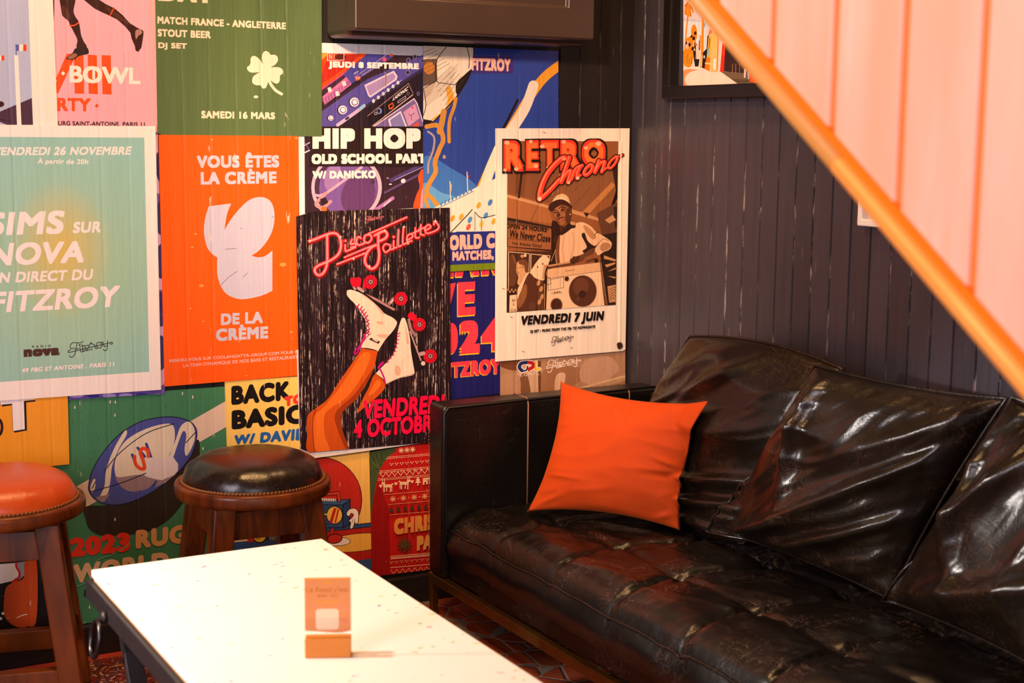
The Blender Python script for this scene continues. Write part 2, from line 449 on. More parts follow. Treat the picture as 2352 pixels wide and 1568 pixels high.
# ------------------------------------------------------------------ black cupboard at the top of the back wall
M_CAB = plain('black_gloss_paint', (46, 34, 29), .38, 0, (6, 6, 6), .0006, (58, 43, 36))
cb = empty('wall_cupboard', (-.63, 0, 1.59), 'black painted wall cupboard with a recessed panel, hanging above the hip hop and football posters', 'cupboard')
LB = lambda p: (p[0]+.63, p[1], p[2]-1.59)
fx0, fx1 = aty(812, 70, -.22).x, -.268
bm = bmesh.new(); box(bm, aty(741, 60, 0).x+.63, fx1+.63, -.17, -.018, 0, .75); fin('body', bm, M_CAB, cb, True, .018, 4)
bm = bmesh.new(); z0 = .012; x0, x1 = aty(815, 60, -.225).x+.63, fx1+.615
# door with a frame and a sunken field
def framed(bm, x0, x1, z0, z1, yf, yb, fw, depth):
    o = [(x0, z0), (x1, z0), (x1, z1), (x0, z1)]; i = [(x0+fw, z0+fw), (x1-fw, z0+fw), (x1-fw, z1-fw), (x0+fw, z1-fw)]
    A = [bm.verts.new((x, yf, z)) for x, z in o]; B = [bm.verts.new((x, yf, z)) for x, z in i]; Cc = [bm.verts.new((x, yf+depth, z)) for x, z in i]; D = [bm.verts.new((x, yb, z)) for x, z in o]
    for k in range(4):
        j = (k+1) % 4
        bm.faces.new((A[k], A[j], B[j], B[k])); bm.faces.new((B[k], B[j], Cc[j], Cc[k])); bm.faces.new((D[k], D[j], A[j], A[k]))
    bm.faces.new(Cc); bm.faces.new(D[::-1])
framed(bm, x0, x1, z0, .74, -.225, -.17, .085, .012)
fin('door', bm, M_CAB, cb, True, .012, 4)

# ------------------------------------------------------------------ framed picture and small white frame on the right wall
M_FRAME = plain('frame_black', (20, 15, 15), .38)
fr = empty('framed_picture', (0, -.6, 1.45), 'black framed photo of palm trees by a sunny street, on the charcoal board wall', 'picture')
y0, zb = -.197, 1.447; y1, zt = -1.05, 2.25; fw = .036; d = .034
def ring_frame(name, parent, x, ya, yb, za, zb_, w, dep, mat, base):
    """rectangular frame on the right wall: ya > yb"""
    bm = bmesh.new(); o = [(ya, za), (yb, za), (yb, zb_), (ya, zb_)]; i = [(ya-w, za+w), (yb+w, za+w), (yb+w, zb_-w), (ya-w, zb_-w)]
    L = lambda xx, q: bm.verts.new((xx-base.x, q[0]-base.y, q[1]-base.z))
    A = [L(x-dep, q) for q in o]; B = [L(x-dep, q) for q in i]; Cc = [L(x-.001, q) for q in i]; D = [L(x-.001, q) for q in o]
    for k in range(4):
        j = (k+1) % 4
        for f in ((A[k], A[j], B[j], B[k]), (B[k], B[j], Cc[j], Cc[k]), (D[k], D[j], A[j], A[k]), (Cc[k], Cc[j], D[j], D[k])): bm.faces.new(f)
    return fin(name, bm, mat, parent, False, .003, 2)
ring_frame('frame', fr, 0, y0, y1, zb, zt, fw, d, M_FRAME, fr.location)
def plain_ink_photo():
    global PH_B
    p = Sheet('photo_print', '', [(134,-600),(134,1440),(1480,1378),(2400,1330),(2400,-600)], (222,204,206), 0, (1550,0,6.817), axis='x', d0=.012)
    p.poly([(134,-600),(2400,-600),(2400,300),(134,300)], (206,196,214)); p.poly([(134,300),(520,330),(520,700),(134,700)], (196,214,230)); p.poly([(134,280),(520,320),(520,350),(134,330)], (186,188,206))
    O = (222,128,20); D = (40,26,20); K = (30,20,20)
    p.poly([(134,1040),(430,1040),(2400,1300),(2400,1500),(134,1500)], (244,206,198)); p.poly([(134,1110),(360,1095),(240,1130),(160,1220),(190,1330),(300,1390),(420,1425),(134,1445)], (206,140,96), True); p.line([(150,1400),(240,1380)],8,(240,200,170)); p.line([(180,1430),(300,1400)],8,(240,200,170))
    p.line([(205,240),(180,480),(165,700),(150,860)], 22, O); 
    for q in ([(215,60),(260,120),(285,190)],[(215,60),(170,110),(165,220)],[(215,60),(190,150),(190,230)],[(215,60),(240,150),(245,250)],[(215,60),(220,150),(215,250)],[(200,40),(160,90)]): p.line(q,26,O)
    for q in ([(200,45),(165,110)],[(230,70),(280,150)],[(250,200),(255,260)]): p.line(q,5,K)
    p.poly([(280,395),(320,395),(345,470),(350,560),(330,640),(345,720),(290,770),(270,900),(200,1000),(134,900),(160,700),(180,600),(250,560),(255,470)], O, True)
    for x,y,r in ((320,520,20),(260,570,16),(295,600,22),(230,700,20),(330,730,26),(280,760,20),(170,880,22),(215,880,16),(300,680,16),(180,680,14)): p.ell(x,y,r,r*1.5,D,10)
    for q in ([(235,820),(232,980)],[(205,800),(200,940)],[(265,780),(262,930)],[(185,640),(180,760)]): p.line(q,9,D)
    for q in ([(300,640),(290,720)],[(180,700),(175,760)],[(205,640),(205,760)]): p.line(q,14,(226,200,206))
    p.poly([(134,800),(300,800),(290,900),(250,1040),(170,1040),(134,980)], O, True)
    for k in range(8): p.line([(160+k*14,850+(k%3)*30),(164+k*13,1000)],6,D if k % 2 else (236,170,60))
    p.poly([(330,700),(390,740),(380,930),(330,930)], (236,196,176)); p.line([(320,760),(330,920)],12,K); p.line([(385,640),(382,780)],16,D); p.line([(400,560),(395,760)],20,O); p.poly([(300,925),(385,925),(368,1040),(315,1040)], K); p.poly([(285,780),(318,800),(318,980),(300,960)], K)
    p.poly([(425,260),(455,290),(450,700),(435,1060),(390,1050),(410,800)], O); p.poly([(465,350),(520,400),(510,780),(470,780)], (190,206,232)); p.poly([(400,860),(435,860),(430,1045),(385,1045)], (236,170,110)); p.poly([(440,820),(500,760),(480,1080),(425,1060)], K); p.ell(460,890,14,26,(160,190,220)); p.poly([(510,560),(530,550),(505,900),(490,900)], K); p.line([(465,360),(462,420)],8,K)
    p.poly([(545,450),(590,480),(580,520),(520,550)], (216,120,70)); p.poly([(530,560),(580,545),(555,900),(500,890)], (246,170,50)); p.poly([(540,600),(556,590),(540,760),(520,860)], (100,90,90)); p.poly([(524,770),(545,760),(536,860),(516,865)], (90,170,220))
    p.poly([(500,895),(560,900),(540,1110),(465,1080),(480,980)], (230,110,14)); p.poly([(580,500),(690,500),(660,1120),(540,1120),(560,800)], (246,180,110)); p.poly([(475,975),(600,995),(600,1020),(472,1000)], (246,190,130)); p.poly([(675,540),(692,600),(680,1100),(655,1100)], (226,110,30)); p.poly([(608,925),(648,920),(636,1090),(602,1088)], (206,222,232))
    p.poly([(690,580),(750,620),(715,1120),(670,1120)], (246,200,196)); p.poly([(745,680),(800,680),(768,1120),(705,1120)], (222,40,20)); p.line([(790,700),(755,880)],8,(240,110,50)); p.poly([(795,640),(2400,640),(2400,1330),(765,1115)], (48,30,30))
    p.poly([(715,1118),(900,1130),(2400,1250),(2400,1500),(1500,1370),(1090,1385)], (104,84,64)); p.poly([(880,1235),(1160,1245),(1160,1290),(980,1300)], (82,66,50))
    for x in (905,955,1015): p.line([(x,1000),(x-4,1140)],4,(220,150,90))
    p.line([(905,1000),(1015,1010)],3,(120,80,60)); p.poly([(1085,1070),(1120,1080),(1105,1220),(1080,1215)], (206,190,190)); p.poly([(1140,1110),(1165,1120),(1160,1240),(1145,1235)], (190,196,210)); p.poly([(1160,1090),(1300,1190),(1310,1310),(1175,1280)], (240,84,20))
    return p.done(fr)
_g = groove
def groove_flat(t, *a):
    g = t.n('ShaderNodeNewGeometry').outputs['Position']; sp = t.n('ShaderNodeSeparateXYZ'); t.l(g, sp.inputs[0]); v = t.n('ShaderNodeValue'); v.outputs[0].default_value = .03
    return v.outputs[0], sp
_k = dict(_ink); _ink.clear(); groove = groove_flat
plain_ink_photo()
groove = _g
sf = empty('small_frame', (0, -1.1, 1.13), 'small white picture frame partly hidden behind the orange stair rail', 'picture')
ring_frame('frame', sf, 0, -1.018, -1.20, 1.133, 1.33, .017, .025, plain('frame_white', (244, 236, 232), .45), sf.location)
bm = bmesh.new(); box(bm, -.010, -.002, -1.19+1.1, -1.03+1.1, 1.14-1.13, 1.32-1.13); fin('mount_board', bm, plain('mount_paper', (206, 192, 188), .7), sf)

# ------------------------------------------------------------------ boarded stair side with its round lower rail (foreground right)
SX = CAM.x+1.24
def sp_pt(x, y): return atx(x, y, SX)
a, b = sp_pt(1590, 0), sp_pt(2352, 896)
sl = (b.z-a.z)/(b.y-a.y)                       # slope of the stair
zl = lambda y: a.z+sl*(y-a.y)
st = empty('stair_side', (SX, -2.4, 0), 'pale plank-boarded stair side with an orange wooden rail, in the right foreground', 'stairs')
t = NT('pale_planks'); n = t.noise(t.pos((14, 14, 1.1)), 1, 4, .6, .4); n2 = t.noise(t.pos((3, 3, 1.4)), 1.4, 3)
c = t.mix(t.ramp(n, .3, .7), lin((250, 216, 200)), lin((242, 184, 154))); c = t.mix(t.math('MULTIPLY', t.ramp(n2, .4, .7), .5), c, lin((238, 176, 140)))
t.set(Base_Color=c, Roughness=.45); t.bump(n, .001, .5); M_PLANK = t.m
t = NT('orange_rail'); n = t.noise(t.pos((3, 3, 3)), 4, 3); t.set(Base_Color=t.mix(n, lin((250, 178, 92)), lin((246, 160, 72))), Roughness=.35); M_RAIL = t.m
bm = bmesh.new()
ys = [sp_pt(x, 0).y for x in (1776, 1921, 2083, 2265)]; pw = (ys[0]-ys[3])/3
top = 2.55
k = -6
def plank(ya, yb):
    g = .0055; ya -= g; yb += g
    ztop = lambda y: min(top, zl(y)+1.15)
    za, zb2 = zl(ya)+.028, zl(yb)+.028
    if ztop(ya) <= za+.02: return
    hexa(bm, [(0, ya+2.4, za), (.018, ya+2.4, za), (.018, yb+2.4, zb2), (0, yb+2.4, zb2)], [(0, ya+2.4, ztop(ya)), (.018, ya+2.4, ztop(ya)), (.018, yb+2.4, ztop(yb)), (0, yb+2.4, ztop(yb))])
for k in range(-8, 11):
    y = ys[0]-k*pw; plank(y+pw, y)
fin('planks', bm, M_PLANK, st, False, .003, 2)
bm = bmesh.new()
y = ys[0]+8*pw; yl = ys[0]-10*pw
for q in [(y, yl)]:
    hexa(bm, [(.006, q[0]+2.4, zl(q[0])+.02), (.022, q[0]+2.4, zl(q[0])+.02), (.022, q[1]+2.4, zl(q[1])+.02), (.006, q[1]+2.4, zl(q[1])+.02)], [(.006, q[0]+2.4, min(top, zl(q[0])+1.1)), (.022, q[0]+2.4, min(top, zl(q[0])+1.1)), (.022, q[1]+2.4, zl(q[1])+1.1), (.006, q[1]+2.4, zl(q[1])+1.1)])
fin('backing', bm, plain('backing_orange', (250, 136, 40), .6), st)
bm = bmesh.new()
ysplit = sp_pt(1935, 360).y
for ya, yb in ((y, ysplit+.0015), (ysplit-.0015, yl)):
    tube(bm, [(-.007, ya+2.4, zl(ya)+.0145), (-.007, yb+2.4, zl(yb)+.0145)], .0118, 20)
fin('lower_rail', bm, M_RAIL, st, True)
bm = bmesh.new(); hexa(bm, [(-.004, y+2.4, zl(y)+.004), (.05, y+2.4, zl(y)+.004), (.05, yl+2.4, zl(yl)+.004), (-.004, yl+2.4, zl(yl)+.004)], [(-.004, y+2.4, zl(y)+.0395), (.05, y+2.4, zl(y)+.0395), (.05, yl+2.4, zl(yl)+.0395), (-.004, yl+2.4, zl(yl)+.0395)])
fin('stringer', bm, plain('stringer_orange', (244, 128, 14), .4), st)
# ------------------------------------------------------------------ the posters
WH = (252, 238, 228); DK = (26, 14, 12)
def poster_sky():
    p = Sheet('poster', 'pale blue poster with a white tower and small tricolour flag, top left corner', [(-170,-190),(588,-190),(652,1470),(-170,1470)], WH, 1, (0,0,4.9))
    p.poly([(-165,-185),(312,-185),(372,1405),(-165,1405)], (180,190,222))
    p.poly([(-160,1330),(0,1255),(358,1103),(372,1405),(80,1405),(-160,1310)], (74,46,66))
    p.ell(0,1172,48,34,(62,24,22))
    p.poly([(160,620),(205,620),(242,1405),(192,1405)], WH); p.line([(178,500),(183,620)], 8, (50,45,90))
    p.poly([(178,500),(215,503),(215,573),(180,573)], (88,98,170)); p.poly([(215,503),(262,500),(260,575),(215,573)], WH); p.poly([(262,500),(298,502),(298,573),(260,575)], (236,66,20))
    p.poly([(-40,622),(15,625),(15,680),(-40,680)], WH); p.poly([(15,625),(48,625),(50,680),(15,680)], (236,66,20))
    p.done()
def poster_bowl():
    p = Sheet('poster', 'pink bowl party poster with a running player\'s dark legs and orange numerals', [(560,-190),(1745,-190),(1778,1500),(640,1480)], (236,174,190), 0, (0,0,4.9))
    p.poly([(1695,-190),(1745,-190),(1778,1500),(1745,1500)], (240,178,174))
    O = (255,84,24); LG = (58,24,16)
    p.poly([(590,0),(612,0),(610,130),(603,300),(595,300)], LG)
    p.poly([(752,604),(848,606),(650,1050),(620,1050),(615,910)], O, True) if False else p.poly([(752,604),(860,606),(655,1050),(610,1050),(610,930)], O)
    p.poly([(830,612),(940,616),(948,1056),(842,1052)], O); p.poly([(988,614),(1090,622),(1102,1060),(998,1054)], O); p.poly([(1143,620),(1247,624),(1256,1064),(1153,1060)], O)
    p.poly([(665,-190),(860,-190),(850,0),(828,120),(850,190),(886,245),(903,330),(915,400),(945,470),(975,530),(865,540),(870,450),(835,370),(790,285),(768,235),(715,190),(692,130)], LG, True)
    p.poly([(930,-190),(1100,-190),(1120,0),(1190,45),(1290,95),(1380,170),(1460,260),(1545,312),(1612,345),(1616,380),(1600,490),(1588,545),(1550,582),(1525,568),(1518,520),(1480,430),(1468,370),(1410,300),(1320,220),(1230,175),(1150,140),(1070,100),(1000,45),(940,-5)], LG)
    p.poly([(850,545),(970,528),(1000,590),(975,610),(890,632),(830,668),(760,668),(752,648),(820,590)], (46,26,22), True)
    p.poly([(760,655),(830,600),(870,620),(820,660)], (150,105,80), True); p.poly([(1525,350),(1575,330),(1600,370),(1560,400),(1530,440)], (170,125,115), True)
    for x,y in ((770,668),(810,672),(848,660),(975,605),(1560,572),(1590,520)): p.ell(x,y,7,9,LG)
    p.poly([(700,60),(760,110),(790,190),(770,225),(715,180)], (84,42,28), True); p.poly([(1200,70),(1400,210),(1450,275),(1410,265),(1230,140)], (84,42,28), True)
    p.line([(785,287),(835,285),(885,256)], 14, O); p.line([(1287,88),(1262,130),(1243,168)], 12, O)
    p.text('BOWL',785,735,930,1582,762,950,(255,240,226),.028,sp=1.0)
    p.poly([(1040,780),(1070,780),(1070,890),(1040,890)], WH)
    p.poly([(612,870),(625,880),(642,918),(612,920)], WH); p.poly([(708,800),(734,826),(710,850),(686,826)], WH)
    p.text('RTY',645,1100,1248,1020,1106,1252,O,.035); p.poly([(1088,1165),(1112,1190),(1090,1212),(1066,1190)], O)
    p.text('URG SAINT-ANTOINE. PARIS 11',655,1360,1412,1630,1376,1424,(66,26,34),.02)
    p.done()
def poster_clover():
    p = Sheet('poster', 'dark green poster with a pale four-leaf clover and match announcement', [(75,-250),(1838,-250),(1842,1445),(150,1430),(103,1408)], (84,108,64), 2, (340,0,4.611))
    c = (255,216,190)
    p.text('DAY',108,-150,8,700,-120,36,c,.05)
    p.text('MATCH FRANCE - ANGLETERRE',100,172,250,1460,238,312,c,.042)
    p.text('STOUT BEER',103,305,385,665,330,408,c,.042); p.text('DJ SET',108,448,526,413,458,533,c,.042); p.text('SAMEDI 16 MARS',565,1172,1252,1345,1190,1263,c,.042)
    p.poly([(1220,684),(1190,640),(1155,605),(1115,592),(1088,615),(1086,660),(1075,690),(1050,712),(1055,742),(1085,765),(1130,768),(1185,762,1),(1120,805),(1103,850),(1110,880),(1140,900),(1190,905),(1205,925),(1225,938),(1250,925),(1270,870),(1275,822,1),(1300,850),(1340,880),(1375,882),(1395,850),(1398,800),(1425,780),(1428,745),(1400,718),(1350,710),(1296,714,1),(1350,680),(1375,640),(1370,600),(1340,580),(1300,580),(1280,555),(1245,540),(1215,565),(1207,620),(1220,684,1)], c, True)
    p.line([(1275,830),(1300,890),(1350,955),(1415,995)], 30, c); p.ell(1143,1025,24,15,c)
    p.done()
def poster_teal():
    p = Sheet('poster', 'pale teal radio night poster with wide white border and white lettering', [(-170,18),(875,23),(907,1506),(-170,1580)], (255,242,236), 3, (0,280,2.45))
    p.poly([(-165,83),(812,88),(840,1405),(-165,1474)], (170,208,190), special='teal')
    c = (255,242,240)
    p.text('VENDREDI 26 NOVEMBRE',-42,142,188,733,138,185,c,.03,10); p.text('À partir de 20h',210,200,242,495,203,246,c,.024,4)
    p.text('SIMS',-78,509,640,352,497,630,c,.032,18); p.text('SUR',408,562,626,566,558,622,c,.036,9)
    p.text('NOVA',-62,682,812,470,668,792,c,.03,18); p.text('EN DIRECT DU',-48,848,908,517,826,888,c,.03,9); p.text('FITZROY',-52,956,1076,660,918,1040,c,.03,18)
    p.use(30,770,9.408); k = (78,42,34)
    p.text('RADIO',412,222,270,820,198,246,k,.02,sp=1.9); p.text('nova',228,305,470,1005,262,426,k,.07); p.fitz(1190,110,2150,475,(50,38,28),15)
    p.text('49 FBG ST ANTOINE . PARIS 11',185,712,808,2180,572,672,c,.035,12)
    p.done()
def poster_purple():
    p = Sheet('poster', 'violet poster almost hidden behind the white-bordered teal poster', [(130,320),(362,303),(379,903),(158,918)], (108,78,170), 1)
    for y in (330,420,560,640,770,860): p.ell(368,y,14,26,(206,172,222))
    for y in (380,500,600,710,810): p.ell(370,y,12,40,(44,32,112))
    for x in range(175,370,38): p.ell(x,908,16,5,(190,160,220) if x % 3 else (60,40,140))
    p.done()
def poster_orange():
    p = Sheet('poster', 'bright orange poster with a large lavender swirl-shaped letter', [(37,50),(862,58),(868,1470),(72,1535)], (255,92,6), 2, (350,290,2.569))
    c = (192,190,212)
    p.text('VOUS ÊTES',262,155,246,748,153,243,c,.045); p.text('LA CRÈME',285,252,345,733,249,337,c,.045)
    p.text('DE LA',405,1105,1173,652,1092,1160,c,.045); p.text('CRÈME',376,1178,1268,683,1162,1251,c,.045)
    p.poly([(332,472,1),(465,455,1),(440,520),(425,612,1),(470,540),(530,470),(580,430),(640,417),(690,435),(715,480),(721,540),(712,600),(690,655),(655,705),(620,740),(585,762,1),(620,772),(665,765),(708,732,1),(708,970,1),(640,1000),(560,1017),(500,1017),(440,990),(405,945),(385,880),(382,820),(384,775,1),(350,750),(322,710),(306,640),(306,580),(316,525)], c, True)
    for q in ([(430,725),(495,720)],[(405,935),(450,890),(500,855)],[(535,890),(560,865)],[(522,600),(532,604)],[(705,535),(716,533)]): p.line(q,4,(128,130,150))
    p.text('RENDEZ-VOUS SUR COOLANGATTA-GROUP.COM POUR REJOINDRE',100,1375,1398,985,1312,1335,(236,190,190),.012)
    p.text('LA TEAM DYNAMIQUE DE NOS BARS ET RESTAURANTS',183,1403,1425,872,1348,1372,(236,190,190),.012)
    for x,y,r in ((350,78,8),(850,70,9),(255,635,9),(770,815,20),(290,940,14),(225,1075,7),(300,1150,7),(555,1470,6),(235,713,8),(820,1213,9)): p.ell(x,y,r,r*.6,(255,150,70))
    p.done()
def poster_hiphop():
    p = Sheet('poster', 'hip hop party poster with purple boombox print, under the black cupboard', [(14,26),(1145,62),(1147,1522),(30,1592)], (240,232,232), 1, (680,90,3.919))
    p.poly([(70,120),(1143,150),(1145,1516),(80,1570)], (52,30,42))
    N = (58,48,100); L = (172,140,190)
    p.poly([(80,120),(650,132),(232,455),(80,540)], (214,70,18)); p.poly([(300,180),(560,150),(232,400),(240,300)], (176,38,24), True); p.ell(400,160,50,28,(90,26,18)); p.poly([(80,120),(300,122),(240,180),(80,230)], (236,150,60))
    p.line([(285,126),(432,128),(430,188),(282,192),(285,126)], 7, (236,190,190), False); p.text('N I',300,135,182,345,135,182,(236,190,190),.01)
    p.line([(225,455),(600,190)], 12, (206,66,140)); p.line([(228,478),(640,186)], 14, (60,34,60))
    p.poly([(232,650),(640,360),(1143,140),(1143,330),(720,600),(380,785),(232,785)], (82,72,150)); p.poly([(640,132),(900,142),(470,420),(430,310)], (70,66,150))
    p.poly([(560,640),(1143,260),(1143,785),(400,785)], (36,22,34)); p.line([(500,690),(1143,270)], 26, (52,40,70)); p.line([(232,610),(600,350)], 20, (36,24,44))
    p.poly([(235,518),(452,338),(500,405),(258,592)], (188,104,152)); p.poly([(235,545),(470,372),(490,400),(258,590)], (150,80,140))
    for x,y in ((430,400),(370,490),(300,455)): p.poly([(x-18,y-18),(x+12,y-25),(x+25,y+15),(x-8,y+25)], (236,200,200))
    for k in range(8): p.line([(262+k*24,575-k*18),(256+k*24,540-k*18)], 4, (226,150,180))
    p.poly([(614,412),(880,283),(914,332),(906,366),(668,527),(650,510)], (226,200,214)); p.poly([(632,424),(872,302),(896,334),(888,358),(672,508),(660,498)], (168,140,184)); p.line([(806,300),(804,420)], 12, (150,110,80))
    for x,y,r in ((420,636,40),(525,566,42),(312,710,24)):
        p.ell(x-8,y,r*1.08,r*1.08,(40,26,48)); p.ell(x,y,r,r,(222,206,222)); p.ell(x+3,y+2,r*.7,r*.7,(120,100,150)); p.ell(x+4,y,r*.5,r*.5,(232,222,232))
    for k in range(6): x, y = 697+k*44, 556-k*33; p.line([(x-10,y+8),(x+34,y-24)],5,(190,170,190)); p.ell(x,y,13,17,(226,212,220))
    p.poly([(645,690),(1015,393),(1058,490),(690,782)], (28,16,24)); p.line([(645,690),(1012,398),(1052,486)], 8, (150,110,110), False); p.line([(690,780),(1050,500)], 9, (196,160,150))
    p.text('LASONIC',868,520,556,1004,420,462,(240,224,220),.03,8)
    p.line([(834,597),(868,575),(878,604),(842,628),(834,597)], 9, (244,96,20), False); p.ell(858,622,12,7,(244,96,20)); p.ell(750,646,23,28,(110,130,190)); p.ell(744,646,12,18,(30,22,50)); p.ring(718,668,11,12,4,(200,190,200))
    p.line([(915,560),(985,510),(988,528),(918,575),(915,560)], 5, (180,160,170), False); p.ring(1008,490,11,13,4,(150,130,140))
    p.poly([(700,785),(1060,535),(1085,560),(1143,740),(1143,785)], (120,96,150)); p.line([(705,782),(1062,536),(1090,580),(1140,740)], 10, (210,196,214), False)
    p.poly([(828,722),(942,646),(1000,785),(846,785)], (226,214,226)); p.poly([(846,728),(938,664),(984,785),(860,785)], (132,124,176))
    p.poly([(965,656),(1072,580),(1112,710),(1012,785)], (204,150,184)); p.line([(1040,730),(1035,690),(1015,676)], 5, (60,40,60)); p.line([(1035,690),(1064,664)], 5, (60,40,60)); p.ell(1048,617,9,9,(210,40,50)); p.poly([(1042,785),(1100,738),(1104,785)], (232,80,40))
    p.line([(375,772),(540,655),(612,598)], 30, (186,166,200)); p.ell(460,712,22,12,(60,44,70),-35); p.poly([(565,620),(610,580),(620,600),(575,640)], (120,190,210))
    for x,y,r in ((1070,160,18),(1010,190,20),(1135,195,16),(1005,300,22),(1100,490,14)): p.ell(x,y,r,r*1.2,(120,110,160)); p.ell(x,y,r*.6,r*.7,(40,28,50))
    p.ell(795,182,20,18,(228,70,90)); p.ell(856,145,18,12,(232,90,50)); p.ell(556,352,26,20,(226,74,40),-30); p.text('TV',538,345,368,575,336,360,(250,220,200),.02)
    p.text('AM',515,300,322,556,280,305,(200,190,210),.02,8); p.text('FREQUENCY',588,315,340,690,250,280,(170,150,190),.02,6); p.line([(528,342),(815,140)], 4, (200,180,210))
    p.text('JEUDI 8 SEPTEMBRE',292,198,269,1105,216,286,(255,234,222),.065)
    # lower loudspeaker
    p.ell(455,1335,318,310,(202,172,200)); p.ell(452,1335,286,282,(70,44,74)); p.ell(470,1340,262,262,(116,84,156)); p.ell(560,1400,150,190,(96,58,110),20); p.ell(330,1240,70,130,(150,118,176),15)
    p.line([(160,1400),(270,1385),(590,1150)], 24, (214,160,190)); p.line([(270,1385),(180,1480),(240,1515),(310,1460)], 30, (190,140,150)); p.poly([(215,1440),(265,1420),(290,1470),(240,1500)], (44,26,34)); p.ell(250,1530,28,26,(236,110,40)); p.ell(690,1280,20,28,(70,50,80))
    p.line([(860,1270),(1143,1130)], 40, (74,60,110)); p.line([(890,1265),(1143,1150)], 8, (150,130,190)); p.line([(720,1535),(870,1430)], 34, (170,110,170)); p.line([(790,1500),(850,1445)], 14, (232,190,210)); p.line([(800,1380),(1143,1200)], 22, (90,66,110)); p.ell(965,1275,22,20,(222,210,226),-30); p.ell(850,1305,14,6,(226,212,220)); p.ell(825,1250,12,10,(140,110,140))
    p.poly([(1058,1518),(1080,1410),(1112,1330),(1100,1240),(1143,1180),(1143,1518)], (236,82,36), True); p.poly([(1115,1518),(1125,1400),(1143,1320),(1143,1518)], (250,150,170))
    p.poly([(125,785),(1143,785),(1145,1145),(120,1145)], (38,22,20))
    p.line([(70,960),(122,930)], 8, (220,200,220)); p.line([(80,1020),(120,1000)], 12, (220,200,220)); p.line([(78,930),(115,990)], 8, (120,90,170))
    c = (255,236,224)
    p.text('HIP HOP',148,800,988,1122,800,986,c,.07); p.text('OLD SCHOOL PARTY',140,1032,1125,1240,1028,1116,c,.07)
    p.text('W/ DANICKO',148,1185,1256,718,1180,1252,c,.055)
    p.done()
def poster_football():
    p = Sheet('poster', 'blue football poster with a big ball, behind the sepia concert poster', [(37,45),(972,82),(976,1570),(37,1618)], (42,66,150), 2, (960,90,3.015))
    p.poly([(37,820),(240,900),(400,1010),(380,1100),(150,1190),(37,1240)], (60,112,190), True); p.poly([(37,1000),(160,1060),(260,1110),(37,1250)], (92,158,214), True)
    p.poly([(385,40),(735,60),(720,80),(640,112),(385,105)], (16,52,138))
    B = (232,212,188); K = (30,18,14)
    p.poly([(30,40),(385,40),(386,130),(372,210),(335,295),(265,400),(185,490),(105,572),(30,620)], B, False)
    p.poly([(30,140),(130,135),(134,290),(30,345)], (96,76,62)); p.ell(78,200,38,44,(190,120,50)); p.poly([(30,330),(120,300),(130,285),(90,380),(30,430)], (205,180,155))
    p.poly([(90,560),(180,490),(205,430),(195,340),(225,330),(250,410),(215,470),(130,545)], (236,164,60), True)
    p.poly([(376,205),(335,235),(265,310),(272,385),(318,320),(360,250)], K, True); p.poly([(30,552),(105,565),(60,605),(30,615)], K)
    for q in ([(195,55),(130,150),(128,285),(180,305),(255,315)],[(340,55),(348,90),(356,130),(352,200)],[(128,285),(60,330),(35,345)],[(40,350),(55,460),(30,545)],[(255,315),(330,245)]): p.line(q,5,K)
    for k in range(15): x = 45+k*17; p.line([(30 if k < 7 else x-60, 95+k*30),(x+70, 60+k*18)], 2.5, (90,66,50), False)
    for k in range(9): p.line([(45,470-k*14),(230+k*6,330-k*20)], 2, (110,84,66), False)
    p.line([(386,40),(386,130),(372,210),(335,295),(265,400),(185,490),(105,572),(30,620)], 8, K)
    O = (200,140,60)
    p.line([(60,605),(140,600),(175,690),(150,760),(118,850),(122,920),(78,1000),(60,1062),(100,1105),(150,1170)], 32, O); p.line([(62,1062),(50,1110),(78,1180)], 24, O); p.line([(262,410),(250,470),(225,540),(215,610),(216,710)], 24, O); p.line([(180,500),(165,580),(150,640)], 40, O)
    p.line([(70,640),(112,680),(105,770),(75,850),(70,925)], 14, (170,150,150)); p.ell(182,815,11,14,(170,150,120))
    p.poly([(380,112),(658,120),(660,236),(378,236)], (64,42,116)); p.text('FITZROY',372,130,216,642,136,224,(244,184,160),.055)
    # plain abstract swoosh
    p.line([(980,180),(880,260),(800,360),(700,520),(560,760),(470,960),(400,1120)], 64, (240,160,44)); p.line([(800,320),(740,480),(640,640)], 70, (240,222,198)); p.line([(560,760),(500,900),(440,1060),(330,1180),(240,1310)], 70, (240,222,198)); p.line([(690,420),(600,600),(540,700)], 16, K)
    S_ = (226,218,204)
    p.poly([(100,1172),(370,1042),(545,960),(700,900),(700,1330),(220,1332)], S_)
    for k in range(9): x = 160+k*26; p.line([(x,1150-k*12.5),(x+6,1130-k*12.5)], 10, (70,120,190)); p.line([(x-10,1165-k*12.5),(x+16,1153-k*12.5)], 4, (60,90,150))
    for q in ([(222,985),(226,1112)],[(340,920),(345,1055)]): p.line(q,6,S_)
    p.poly([(224,990),(236,1010),(233,1050),(225,1060)], (190,160,120)); p.poly([(341,925),(352,950),(345,970)], (220,90,60))
    for x,y,c in ((300,1230,(230,160,60)),(360,1250,(80,140,200)),(420,1150,(230,160,60)),(470,1220,(80,140,200)),(350,1300,(200,90,60)),(500,1130,(70,120,190)),(440,1280,(240,190,90)),(525,1260,(230,160,60)),(240,1240,(236,150,50))): p.ell(x,y,14,24,c,25)
    p.line([(220,1345),(330,1230),(375,1180)], 6, K); p.line([(395,1195),(440,1235),(540,1215)], 5, K); p.line([(395,1195),(395,1325)], 4, (110,90,80)); p.line([(440,1235),(440,1325)], 4, (110,90,80))
    p.poly([(200,1338),(700,1322),(700,1545),(200,1562)], (36,44,124))
    p.text('WORLD CUP',128,1362,1468,640,1335,1440,(246,176,158),.06); p.text('MATCHES, I',238,1470,1543,560,1455,1530,(246,176,158),.06)
